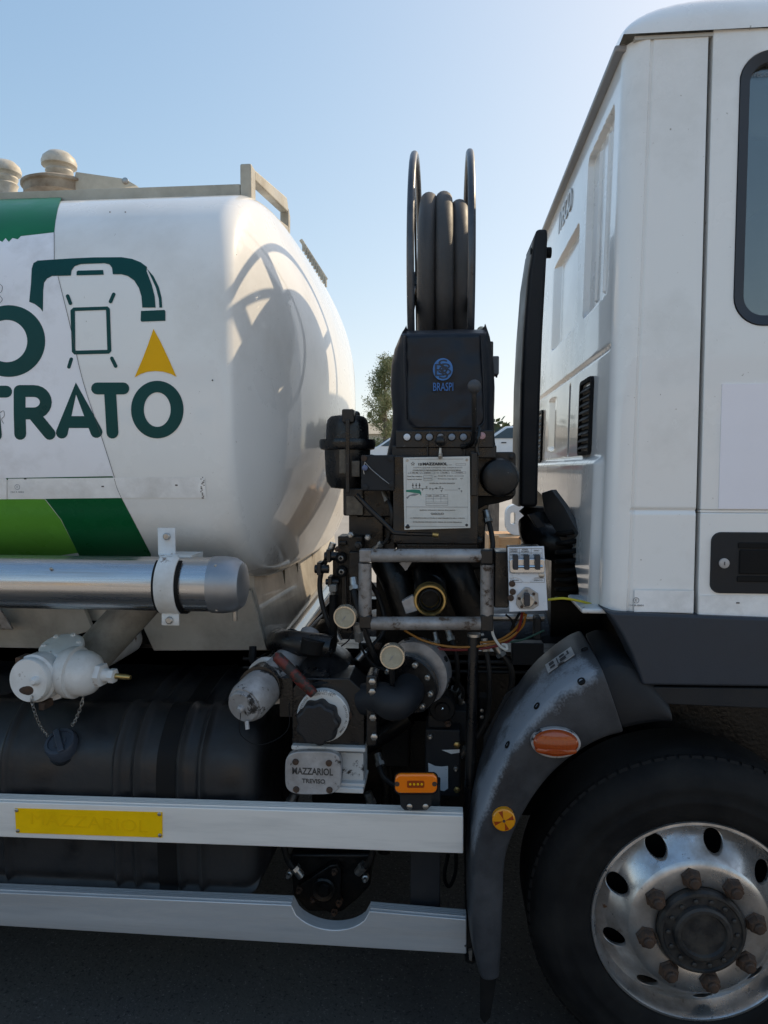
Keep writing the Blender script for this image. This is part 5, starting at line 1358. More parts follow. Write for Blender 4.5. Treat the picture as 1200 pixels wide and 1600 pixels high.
w = MB(); w.lathe([(.0265, .05), (.0265, .02), (.0245, .018), (.0245, .05)], cpc, (-.02, 1, .05), 30, False, False); ob('seat_ring', w, BRASS, cpl)
w = MB(); w.prism([at(627, 940, .2), at(645, 930, .2), at(655, 948, .2), at(652, 955, .2), at(634, 960, .2)], (0, .03, 0)); ob('coupling_tag', w, SILVER, cpl, bevel=.003)
# ---------------------------------------------------------------- gauges
def gauge(px, py, Y, rpx, ax):
    s = S(Y); r = rpx * s; w = MB(); o_ = at(px, py, Y)
    w.lathe([(r * .9, .03), (r, .02), (r, -.002), (r * .97, -.006), (r * .86, -.006), (r * .84, -.001)], o_, ax, 40, True, False); g_ = ob('pressure_gauge', w, CREAMB, truck)
    w = MB(); w.lathe([(r * .85, -.0025), (0, -.003)], o_, ax, 36, False, False); ob('gauge_face', w, CREAMP, g_)
    axn = Vector(ax).normalized(); u_ = axn.cross(Vector((0, 0, 1))).normalized(); v_ = u_.cross(axn)
    w = MB(); c_ = o_ - axn * .0036; d = (u_ * -.5 - v_ * .7).normalized(); n_ = axn.cross(d); w.face([w.v(c_ + d * r * .6), w.v(c_ + n_ * .0015), w.v(c_ - d * r * .2), w.v(c_ - n_ * .0015)]); ob('gauge_needle', w, INKG, g_)
    return g_
g1 = gauge(539, 964, .11, 18.5, (.06, 1, .05)); g2 = gauge(613, 1026, .08, 20, (-.02, 1, .03))
w = MB(); w.tube([at(556, 975, .13), at(560, 990, .14)], .010, 10); w.tube([at(560, 986, .14), at(561, 1000, .15)], .014, 6); ob('gauge_stem', w, STEEL, g1)
w = MB(); w.tube([at(612, 1044, .09), at(613, 1072, .11)], .008, 10); ob('gauge_stem', w, BLACK, g2)
w = MB(); w.tube(crom([at(560, 998, .15), at(570, 1022, .15), at(585, 1040, .15), at(602, 1046, .12)], 5), .004, 6); w.tube(crom([at(552, 985, .13), at(545, 1000, .12), at(533, 1010, .12)], 5), .002, 6); ob('capillary', w, BLACKM, g1)
# ---------------------------------------------------------------- white switch box
BY = .07
sp = [at(793, 855, BY), at(850, 853.5, BY), at(856, 954, BY), at(796, 956, BY)]
w = MB(); w.prism(sp, (0, .004, 0)); sb = ob('switch_box', w, CTRLW, truck, bevel=.0015)
w = MB(); w.prism([sp[0] + Vector((.004, .0041, -.004)), sp[1] + Vector((-.004, .0041, -.004)), sp[2] + Vector((-.004, .0041, .004)), sp[3] + Vector((.004, .0041, .004))], (0, .09, 0)); ob('box_body', w, BLACK, sb, bevel=.003)
SE = BY - .0006
def sbar(name, x0_, y0_, x1_, y1_, m=INK): w = MB(); w.pxbox(x0_, y0_, x1_, y1_, SE, .0005); ob(name, w, m, sb)
for q in ((796, 856.5, 847, 857.2), (796, 863.5, 847, 864.2), (811, 857, 811.7, 873), (829.5, 857, 830.2, 873), (796, 903, 803, 903.8), (834, 903, 850, 903.8), (797, 909.5, 816, 910.2), (828, 909.5, 851, 910.2), (850.4, 903, 851, 910), (796, 857, 796.6, 873), (846.8, 857, 847.4, 873)): sbar('panel_rule', *q, INKG)
def stext(s_, px, py, h, wd): lettering('panel_text', s_, px, py, SE, h, INK, sb, width=wd)
for t_, px, py, wd in (('VALVOLE', 803, 858.9, 11), ('DI FONDO', 803, 861.8, 11), ('POMPA', 820.5, 858.9, 9), ('DI CARICO', 820.5, 861.8, 12), ('FARO', 838.5, 860.4, 8), ('APERTO', 803, 867, 12), ('INSERITA', 820.5, 867, 14), ('ACCESO', 838.5, 867, 12), ('CHIUSO', 804, 906.8, 13), ('SPENTO', 822, 906.8, 13), ('SPENTO', 841, 906.8, 13)): stext(t_, px, py, 2.2, wd)
w = MB(); w.pxprism(rrect(796.5, 873, 851.5, 896, 4, 3), BY - .012, .012); brk = ob('switch_guard', w, mat('guard_chrome', (.55, .56, .58), .25, metal=.9, var=.15, vscale=40), sb, bevel=.003)
w = MB(); w.pxprism([(800, 896), (848, 895), (846, 901), (835, 903), (828, 910), (818, 910), (812, 904), (802, 902)], BY - .003, .003); ob('guard_apron', w, CTRLW, sb, bevel=.001)
for px in (806, 823.5, 840.5):
    w = MB(); w.pxprism(rrect(px - 4, 867.5, px + 4, 890.5, 1.2, 2), BY - .026, .026); ob('toggle_switch', w, INK, sb, bevel=.002)
w = MB(); w.tube([at(802, 886, BY - .016), at(848, 885, BY - .016)], .0035, 8); ob('guard_bar', w, CHROME, sb)
for px, py, m in ((846, 898, STEEL), (846, 877, STEEL), (800, 912, RUST), (801, 924.5, RUST), (798, 934, RUST), (800, 877, STEEL)):
    w = MB(); w.lathe([(.0085, 0), (.0085, -.004), (.004, -.006)], at(px, py, BY), (0, 1, 0), 12); ob('panel_screw', w, m, sb)
w = MB(); w.pxprism([(821, 917), (827, 918), (841, 927), (842, 946), (833, 952), (812, 952), (806, 944), (808, 930)], BY - .004, .004); ob('rotary_plate', w, mat('rotary_grey', (.33, .34, .35), .4, metal=.6, var=.15, vscale=30), sb, bevel=.0015)
w = MB(); w.lathe([(.0185, 0), (.0185, -.008), (.016, -.010), (0, -.010)], at(824, 938, BY - .004), (0, 1, 0), 28); rk = ob('rotary_knob', w, STEEL, sb)
w = MB(); w.pxprism(rrect(819.5, 928, 828.5, 948, 2, 2), BY - .030, .024); ob('knob_grip', w, INK, sb, bevel=.003)
lettering('rotary_mark', '1/0', 822, 923, BY - .0046, 3, INK, sb)
for px, py in ((811, 935), (834, 928), (837, 942), (815, 948)):
    w = MB(); w.lathe([(.004, 0), (.004, -.003), (.002, -.004)], at(px, py, BY - .004), (0, 1, 0), 10); ob('panel_screw', w, RUST, sb)
w = MB(); w.pxbox(772, 862, 796, 950, .16, .1); ob('box_mount', w, BLACK, truck, bevel=.004)
# wires
def wire(name, pts, r, m): w = MB(); w.tube(crom([at(x, y, Y) for x, y, Y in pts], 6), r, 8); return ob(name, w, m, truck)
wire('yellow_wire', [(856, 937, .12), (880, 935, .12), (905, 939, .14), (925, 944, .16), (960, 952, .2)], .0035, YWIRE)
wire('orange_wire', [(632, 985, .22), (660, 1000, .2), (700, 1010, .19), (745, 1010, .19), (790, 1000, .18), (815, 980, .16), (822, 960, .13)], .0035, OWIRE)
wire('red_wire', [(640, 1000, .24), (690, 1014, .21), (745, 1014, .2), (785, 1006, .19), (808, 988, .17), (816, 958, .13)], .004, RWIRE)
wire('orange_wire', [(750, 1004, .2), (780, 1000, .19), (806, 982, .17), (819, 958, .13)], .0035, OWIRE)
wire('green_wire', [(785, 1004, .21), (815, 1000, .22), (850, 985, .25)], .003, GWIRE)
wire('white_wire', [(768, 965, .14), (770, 990, .14), (780, 1008, .14), (791, 1015, .14), (791, 1008, .145), (784, 1007, .15)], .004, WWIRE)
wire('black_wire', [(790, 960, .17), (800, 970, .17), (806, 990, .18)], .003, BLACKM)
wire('black_wire', [(812, 958, .16), (804, 972, .17), (798, 985, .18)], .004, BLACKM)
w = MB(); w.tube([at(745, 965, .42), at(850, 965, .42)], .012, 10); ob('cross_pipe', w, STEEL, truck)
w = MB(); w.pxbox(835, 965, 846, 1000, .3, .05); ob('frame_bracket', w, PLASTIC, truck, bevel=.004)
w = MB(); w.pxbox(800, 1005, 850, 1040, .45, .05); ob('frame_bracket', w, PLASTIC, truck, bevel=.004)
# drop pole
w = MB(); w.cyl(at(740, 990, .20), at(733, 1290, .20), 8.5 * S(.2)); w.cyl(at(733, 1290, .20), at(735, 1500, .20), 8.5 * S(.2)); pole = ob('drop_pole', w, BLACK, truck)
w = MB(); w.tube([at(752, 992, .19), at(756, 991, .19)], .005, 8); w.lathe([(.02, 0), (.02, .008)], at(741, 994, .2), (0, 0, 1), 16); ob('pole_collar', w, STEEL, pole)
w = MB(); w.pxprism([(732, 1486), (738, 1484), (737, 1502), (733, 1500)], .16, .01); ob('pole_foot', w, STEEL, pole)
# ---------------------------------------------------------------- flanged elbow
EY = .15
ec = at(633, 1078, EY)
w = MB(); w.tube(crom([ec + Vector((.035, .12, .03)), ec + Vector((.012, .03, -.005)), ec + Vector((-.004, -.03, -.018)), ec + Vector((-.03, -.055, -.024)), at(596, 1091, EY - .03), at(570, 1093, EY + .0)], 7), [.046] * 36, 22); elb = ob('flanged_elbow', w, PLASTIC, truck)
w = MB(); fax = Vector((.30, 1, .12)).normalized(); w.lathe([(.085, .0), (.088, .004), (.088, .018), (.085, .022)], ec + Vector((.006, .03, .004)), fax, 44); ob('black_flange', w, BLACK, elb)
w = MB(); w.lathe([(.080, .0), (.098, .0), (.099, .004), (.099, .045), (.094, .05)], ec + Vector((.026, .058, .03)), fax, 44); ob('steel_flange', w, mat('bright_flange', (.62, .63, .66), .3, metal=.8, var=.15, vscale=12, dirt=((.3, .29, .28), .2, 14, .5)), elb)
uu = fax.cross(Vector((0, 0, 1))).normalized(); vv = fax.cross(uu)
fb = None
for k in range(9):
    a_ = R(40 * k + 12); q = ec + Vector((.006, .03, .004)) + (uu * math.cos(a_) + vv * math.sin(a_)) * .072
    w = MB(); w.lathe([(.0085, 0), (.0085, -.010), (.005, -.012), (.005, -.008)], q, fax, 14); ob('flange_bolt', w, STEEL, elb)
    q2 = ec + Vector((.026, .058, .03)) + (uu * math.cos(a_) + vv * math.sin(a_)) * .0985 + fax * .024
    w = MB(); w.lathe([(.010, -.004), (.010, .003)], q2, (uu * math.cos(a_) + vv * math.sin(a_)), 6); ob('rim_bolt', w, BLACK, elb)
# ---------------------------------------------------------------- valve body with knob
KY = .10
w = MB(); w.pxprism([(457, 1076), (470, 1060), (545, 1060), (570, 1082), (570, 1168), (456, 1166)], KY + .02, .14); w.pxprism(rrect(572, 1056, 589, 1166, 3, 2), KY - .005, .09); kb = ob('control_valve', w, BLACK, truck, bevel=.006)
w = MB(); w.tube([at(505, 1100, KY + .05), at(508, 1060, .25), at(515, 1045, .40)], [.082, .084, .084], 32); ob('valve_barrel', w, BLACK, kb)
for px, py in ((579, 1064), (579, 1080), (582, 1150), (580, 1120)):
    w = MB(); w.lathe([(.010, 0), (.010, -.01), (.006, -.012)], at(px + 3, py, KY - .005), (0, 1, 0), 6); ob('flange_bolt', w, STEEL, kb)
kc = at(503, 1118, KY); w = MB(); w.lathe([(.074, .02), (.074, -.006), (.071, -.008), (.04, -.008)], at(505, 1118, KY), (0, 1, 0), 48); ring_ = ob('dial_ring', w, mat('dial_white', (.62, .62, .60), .4, var=.06, chips=((.05, .045, .04), .12, 30, .6)), kb)
w = MB(); L = []
for h, f_ in ((.0, 1), (-.03, 1), (-.042, .95), (-.046, .85)):
    L.append([Vector((kc.x - .006 + (.060 + .0032 * math.cos(9 * a_)) * f_ * math.cos(a_), kc.y + h - .005, kc.z - .010 + (.060 + .0032 * math.cos(9 * a_)) * f_ * math.sin(a_))) for a_ in [2 * math.pi * i / 90 for i in range(90)]])
w.loft(L, True, False, True); ob('knob', w, mat('black_knob', (.012, .012, .014), .6, var=.2, bump=.2, bscale=200), kb)
dc = at(505, 1118, KY - .0086)
def dial_text(s_, a_mid, r, h):
    n_ = len(s_)
    for i, ch in enumerate(s_):
        if ch == ' ': continue
        a_ = R(a_mid - (i - (n_ - 1) / 2) * 5.2); me = text_mesh(ch, h, .0003)
        o = ob('dial_letter', me, INK, ring_); o.matrix_local = Matrix.Translation(dc + Vector((r * math.cos(a_), 0, r * math.sin(a_)))) @ Matrix.Rotation(R(90), 4, 'X') @ Matrix.Rotation(a_ - math.pi / 2, 4, 'Z')
dial_text('SCARICO CON', 88, .0695, .0085); dial_text('CONTALITRI', 88, .0625, .0075); dial_text('ESCLUSO', 150, .0665, .008); dial_text('CARICO', 12, .0665, .008); dial_text('AL TANK', -28, .0665, .008)
for px, py in ((465, 1116), (545, 1117)):
    w = MB(); w.lathe([(.010, .01), (.010, -.008), (.005, -.010), (.005, -.006)], at(px, py, KY + .015), (0, 1, 0), 14); ob('cap_screw', w, RUST, kb)
# red lever
w = MB(); w.tube([at(490, 1084, KY - .02), at(470, 1064, KY - .03), at(445, 1038, KY - .03), at(433, 1026, KY - .03), at(429, 1022, KY - .03)], [.014, .016, .017, .016, .008], 14); ob('red_lever', w, REDP, kb)
# white cover with cast letters
w = MB()
def sq(cx_, cy_, rx, ry, n_=4, k=44): return [(cx_ + rx * math.copysign(abs(math.cos(2 * math.pi * i / k)) ** (2 / n_), math.cos(2 * math.pi * i / k)), cy_ + ry * math.copysign(abs(math.sin(2 * math.pi * i / k)) ** (2 / n_), math.sin(2 * math.pi * i / k))) for i in range(k)]
w.pxprism(sq(489, 1208, 44, 34), KY - .02, .03); cvr = ob('cast_cover', w, SILVER, truck, bevel=.004, seg=3)
w = MB(); w.pxprism(sq(490, 1206, 44, 34), KY + .011, .02); ob('cover_gasket', w, PLASTIC, cvr)
lettering('cast_letters', 'MAZZARIOL', 488, 1206, KY - .0206, 11, mat('worn_letter_ink', (.05, .047, .045), .6, var=.4, vscale=60), cvr, width=67, bold=.0006)
lettering('cast_letters', 'TREVISO', 490, 1221, KY - .0206, 7, _mats['worn_letter_ink'], cvr, width=38, bold=.0004)
for px, py in ((462, 1190), (514, 1192), (463, 1233), (515, 1234)):
    w = MB(); w.lathe([(.009, 0), (.009, -.004), (.006, -.007), (0, -.008)], at(px, py, KY - .02), (0, 1, 0), 14); ob('cover_bolt', w, RUST, cvr)
w = MB(); w.pxbox(455, 1167, 571, 1174, KY + .0, .12); w.pxbox(525, 1176, 568, 1224, KY + .03, .10); w.pxbox(528, 1224, 570, 1230, KY + .01, .10); w.pxbox(522, 1231, 568, 1240, KY + .0, .11); ob('pump_base', w, mat('worn_white_casting', (.58, .58, .57), .4, var=.08, chips=((.03, .028, .026), .22, 28, .6)), truck, bevel=.004)
# ---------------------------------------------------------------- coupling with aluminium cap
d_ax = Vector((.33, 1, .28)).normalized()
c0 = at(379, 1105, .04)
w = MB(); w.lathe([(.052, .01), (.058, .03), (.058, .10), (.048, .12), (.048, .4)], c0, d_ax, 36); cc = ob('discharge_coupling', w, SILVER, truck)
w = MB(); w.lathe([(.0, -.004), (.043, -.004), (.046, .0), (.046, .022), (.040, .026)], c0, d_ax, 40); ob('aluminium_cap', w, SILVER, cc)
w = MB(); w.lathe([(.050, .026), (.055, .03), (.055, .045), (.05, .048)], c0, d_ax, 40); ob('brass_ring', w, BRASS, cc)
w = MB(); w.lathe([(.011, -.003), (.010, -.014), (.006, -.018), (0, -.018)], c0, d_ax, 16); w.tube([c0 + Vector((.014, -.01, -.035)), c0 + Vector((.018, -.016, -.056))], .006, 8); ob('cap_boss', w, SILVER, cc)
w = MB(); w.tube(crom([c0 + Vector((0, -.02, -.01)), c0 + Vector((.0, -.02, -.07)), c0 + Vector((.05, 0, -.105)), c0 + Vector((.12, .02, -.07)), c0 + Vector((.12, .05, .0))], 6), .0012, 5); ob('cap_cable', w, BLACKM, cc)
w = MB(); w.tube([at(405, 1075, .12), at(430, 1055, .3), at(445, 1040, .45)], .062, 20); w.pxbox(437, 1060, 457, 1120, .14, .06); ob('coupling_pipe', w, BLACK, cc)
w = MB(); w.lathe([(.075, 0), (.075, .02)], at(420, 1066, .22), d_ax, 30); ob('coupling_flange', w, CHIPWHITE, cc)
# ---------------------------------------------------------------- fat black hydraulic pipes
w = MB(); w.tube(crom([at(520, 1012, .25), at(490, 1008, .26), at(455, 1004, .28), at(436, 1003, .36), at(434, 1000, .52), at(436, 996, .75)], 6), .038, 18); ob('suction_pipe', w, BLACK, truck)
w = MB(); w.tube([at(455, 1000, .34), at(512, 925, 1.4)], [.036, .05], 24); pc2 = ob('polished_pipe', w, mat('gloss_black_pipe', (.02, .022, .026), .12, coat=.5), truck)
w = MB(); w.tube([at(489, 1018, .24), at(492, 998, .24)], .040, 16); ob('pipe_clamp', w, BLACKM, truck)
# ---------------------------------------------------------------- pump and motor behind the pole
w = MB(); w.pxbox(664, 1140, 720, 1245, .28, .12); w.pxbox(668, 1118, 700, 1142, .30, .1); w.pxbox(700, 1110, 732, 1160, .34, .1); pm = ob('hydraulic_pump', w, PLASTIC, truck, bevel=.006)
w = MB(); w.pxprism([(669, 1192), (680, 1197), (690, 1198), (700, 1197), (700, 1232), (694, 1236), (684, 1234), (671, 1236)], .2785, .001); ob('torn_label', w, mat('torn_label_paper', (.62, .66, .70), .5, chips=((.04, .04, .04), .1, 50, .6)), pm)
w = MB(); w.pxprism([(690, 1172), (718, 1171), (718, 1176), (705, 1178), (698, 1175)], .2785, .001); ob('torn_label', w, CHIPWHITE, pm)
for px, py in ((714, 1233), (714, 1163)):
    w = MB(); w.lathe([(.010, 0), (.010, -.008), (.006, -.01)], at(px, py, .28), (0, 1, 0), 6); ob('pump_bolt', w, BRASS, pm)
w = MB(); w.lathe([(.040, .08), (.040, .0), (.036, -.005), (.022, -.005), (.020, -.016), (.006, -.016)], at(691, 1107, .24), (0, 1, 0), 32); mo = ob('pump_pulley', w, BLACKM, truck)
w = MB(); w.sphere(at(691, 1107, .222), .0045, 8); ob('pulley_tip', w, CHROME, mo)
w = MB(); w.pxbox(706, 1082, 724, 1112, .4, .06); fit = ob('pump_fitting', w, BLACKM, truck, bevel=.004)
for px, py in ((707, 1086), (708, 1096), (723, 1097), (722, 1085), (753, 1110), (753, 1120)):
    w = MB(); w.lathe([(.006, 0), (.006, -.006), (0, -.008)], at(px, py, .395), (0, 1, 0), 8); ob('fitting_bolt', w, STEEL, fit)
w = MB(); w.pxbox(748, 1090, 762, 1150, .42, .06); ob('pump_bracket', w, BLACKM, truck, bevel=.004)
w = MB(); w.tube(crom([at(470, 1190, .5), at(560, 1170, .5), at(640, 1120, .5)], 5), .03, 12); w.tube(crom([at(600, 1180, .6), at(605, 1240, .6), at(600, 1330, .6)], 5), .025, 12); ob('oil_line', w, GREASE, truck)
# ---------------------------------------------------------------- gear motor under the guard rail
GY = .28
w = MB(); w.pxprism([(452, 1335), (580, 1335), (578, 1385), (556, 1408), (535, 1425), (480, 1425), (458, 1400)], GY + .06, .2); gm = ob('gear_motor', w, GREASE, truck, bevel=.008)
w = MB(); w.pxprism([(462, 1388), (475, 1378), (515, 1352), (527, 1350), (533, 1360), (532, 1420), (527, 1430), (516, 1428), (468, 1400)], GY + .03, .03); ob('triangle_flange', w, GREASE, gm, bevel=.006)
w = MB(); w.lathe([(.04, 0), (.04, -.012), (.034, -.016), (.022, -.012), (.018, -.018), (0, -.018)], at(506, 1388, GY + .03), (0, 1, 0), 30); ob('motor_boss', w, GREASE, gm)
for px, py, m in ((523, 1361, RUST), (468, 1390, RUST), (523, 1424, RUST), (452, 1366, STEEL), (571, 1372, STEEL), (490, 1404, RUST), (530, 1410, RUST)):
    w = MB(); w.lathe([(.011, .02), (.011, -.006), (.007, -.008), (.007, -.022), (.005, -.024)], at(px, py, GY + .03), (0, 1, -.15), 6); ob('motor_bolt', w, m, gm)
w = MB(); w.tube(crom([at(700, 1335, .3), at(694, 1370, .3), at(702, 1385, .3), at(712, 1360, .3), at(712, 1320, .3)], 5), .006, 8); ob('drain_hose', w, BLACKM, truck)

# ---------------------------------------------------------------- small hoses, clamps and fittings between the big parts
HOSEB = mat('hydraulic_hose', (.010, .010, .011), .45, var=.3, vscale=30, dirt=((.03, .027, .024), .3, 25, .7), spec=.35)
def hyd(pts, r=.008, ends=True):
    P = [at(x, y, Y) for x, y, Y in pts]; w = MB(); w.tube(crom(P, 6), r, 10); h = ob('hydraulic_hose', w, HOSEB, truck)
    if ends:
        for a, b in ((P[0], P[1]), (P[-1], P[-2])):
            d = (b - a).normalized(); w = MB(); w.cyl(a - d * .004, a + d * .022, r * 1.35, None, 12); w.lathe([(r * 1.7, .022), (r * 1.7, .034)], a, d, 6); ob('hose_ferrule', w, STEEL, h)
    return h
hyd([(552, 905, .30), (556, 940, .27), (575, 1000, .26), (600, 1050, .3), (640, 1060, .45)], .009)
hyd([(561, 890, .34), (590, 930, .40), (600, 985, .38), (560, 1030, .35)], .008)
hyd([(700, 985, .36), (712, 1020, .33), (715, 1060, .34), (708, 1085, .40)], .008)
hyd([(680, 990, .40), (690, 1040, .36), (722, 1075, .36), (720, 1100, .40)], .006)
hyd([(757, 1000, .30), (765, 1060, .28), (758, 1130, .30), (720, 1180, .32)], .008)
hyd([(775, 1010, .33), (800, 1050, .33), (790, 1110, .36), (765, 1180, .38)], .010)
hyd([(590, 1180, .30), (600, 1215, .26), (640, 1235, .27), (664, 1215, .3)], .009)
hyd([(575, 1240, .26), (590, 1280, .26), (580, 1340, .28), (560, 1362, .30)], .010)
hyd([(460, 1240, .3), (440, 1280, .3), (448, 1340, .3), (470, 1368, .3)], .010)
hyd([(520, 850, .36), (500, 905, .36), (508, 960, .34), (530, 1000, .33)], .008)
hyd([(600, 770, .30), (612, 800, .26), (606, 842, .28), (585, 858, .3)], .006)
hyd([(760, 800, .34), (770, 850, .30), (764, 905, .30), (780, 940, .28)], .008)
for (px, py, Y, rr_) in ((560, 852, .28, .012), (548, 836, .30, .010), (575, 840, .33, .011), (527, 858, .28, .008), (606, 845, .30, .010), (748, 845, .3, .012), (700, 842, .29, .010), (590, 1010, .3, .010), (700, 1130, .27, .011), (672, 1150, .275, .008), (712, 1200, .275, .007)):
    w = MB(); o_ = at(px, py, Y); w.lathe([(rr_, .02), (rr_, -.008), (rr_ * .7, -.010)], o_, (0, 1, 0), 6); w.lathe([(rr_ * .55, -.01), (rr_ * .5, -.020), (0, -.021)], o_, (0, 1, 0), 10); ob('hex_fitting', w, random.choice((STEEL, GREASE, BLACK, RUST)), truck)
for (x0_, y0_, x1_, y1_, Y) in ((594, 1112, 640, 1200, .55), (560, 1005, 600, 1050, .5), (745, 1040, 800, 1130, .6), (470, 1180, 560, 1240, .5)):
    w = MB(); w.pxbox(x0_, y0_, x1_, y1_, Y, .1); ob('chassis_bracket', w, GREASE, truck, bevel=.008)
for (x0_, x1_, y_, Y) in ((380, 1000, 1032, .585), (380, 900, 1046, .585)):
    w = MB(); w.tube([at(x0_, y_ - 3, Y), at(x1_, y_ + 6, Y)], .007, 8); ob('brake_line', w, HOSEB, truck)
# ================================================================ BACKGROUND ACROSS THE YARD
def leafmat(name, c1, c2):
    m = bpy.data.materials.new(name); m.use_nodes = True; nt = m.node_tree; b = nt.nodes['Principled BSDF']
    oi = nt.nodes.new('ShaderNodeNewGeometry'); rp = nt.nodes.new('ShaderNodeMix'); rp.data_type = 'RGBA'
    rp.inputs['A'].default_value = (*c1, 1); rp.inputs['B'].default_value = (*c2, 1)
    nt.links.new(oi.outputs['Random Per Island'], rp.inputs['Factor']); nt.links.new(rp.outputs['Result'], b.inputs['Base Color'])
    b.inputs['Roughness'].default_value = .6
    tl = nt.nodes.new('ShaderNodeBsdfTranslucent'); nt.links.new(rp.outputs['Result'], tl.inputs['Color'])
    mx = nt.nodes.new('ShaderNodeMixShader'); mx.inputs[0].default_value = .45
    nt.links.new(b.outputs[0], mx.inputs[1]); nt.links.new(tl.outputs[0], mx.inputs[2]); nt.links.new(mx.outputs[0], nt.nodes['Material Output'].inputs[0])
    return m
LEAF = leafmat('poplar_leaf', (.13, .18, .085), (.28, .28, .14))
LEAF2 = leafmat('hedge_leaf', (.04, .06, .025), (.09, .11, .04))
def tree(px, Y, top_py, width, label, leaves=5200, seed=1, lm=LEAF, shape=1.0):
    rnd = random.Random(seed); b = at(px, 720, Y); H = at(px, top_py, Y).z - TZ
    t = thing('poplar_tree', label, 'tree', (b.x, Y, TZ))
    w = MB(); w.tube([(0, 0, 0), (.05, 0, H * .4), (-.05, 0, H * .92)], [H * .022, H * .014, H * .003], 8)
    limbs = []
    for i in range(26):
        z = H * (.12 + .76 * i / 26); a_ = rnd.uniform(0, 6.28); l = width * .5 * (1 - abs(i / 26 - .35) * .9) * rnd.uniform(.7, 1.1); p = Vector((0, 0, z)); q = p + Vector((l * math.cos(a_), l * math.sin(a_), l * rnd.uniform(.7, 1.4)))
        w.tube([p, (p + q) / 2 + Vector((0, 0, -.1)), q], [H * .007, H * .004, H * .0015], 5); limbs.append((p, q))
    ob('trunk', w, OLDWOOD, t)
    c = MB()
    for i in range(leaves * 3):
        p, q = limbs[rnd.randrange(len(limbs))]; k = rnd.uniform(.25, 1.08); o_ = p + (q - p) * k + Vector((rnd.gauss(0, 1), rnd.gauss(0, 1), rnd.gauss(0, 1))) * width * .085
        u_ = Vector((rnd.gauss(0, 1), rnd.gauss(0, 1), rnd.gauss(0, 1))).normalized(); v_ = u_.orthogonal().normalized(); s_ = rnd.uniform(.09, .2) * width * .16
        c.face([c.v(o_ - u_ * s_), c.v(o_ + v_ * s_ * .6), c.v(o_ + u_ * s_), c.v(o_ - v_ * s_ * .6)])
    bm = c.bm; me = bpy.data.meshes.new('crown'); bm.to_mesh(me); bm.free()
    ob('crown', me, lm, t); return t
tree(601, 46, 541, 2.3, 'tall slim poplar tree behind the strainer housing across the yard', seed=3)
# hedge line on the horizon
hg = MB(); rnd = random.Random(5)
for i in range(26000):
    x_ = rnd.uniform(-30, 40); z = abs(rnd.gauss(0, 1)) * .6 + rnd.uniform(0, 2.4) + .5 * noise.noise(Vector((x_ * .2, 0, 0))); o_ = Vector((x_, 78 + rnd.uniform(-2, 2), TZ + max(.1, z * 1.45)))
    u_ = Vector((rnd.gauss(0, 1), rnd.gauss(0, 1), rnd.gauss(0, 1))).normalized(); v_ = u_.orthogonal(); hg.face([hg.v(o_ - u_ * .5), hg.v(o_ + v_ * .3), hg.v(o_ + u_ * .5), hg.v(o_ - v_ * .3)])
me = bpy.data.meshes.new('far_hedge'); hg.bm.to_mesh(me); hg.bm.free()
hd_ = struct(ob('far_hedge', me, LEAF2), 'stuff'); hd_['label'] = 'low band of hedges and bushes along the far horizon'; hd_['category'] = 'hedge'
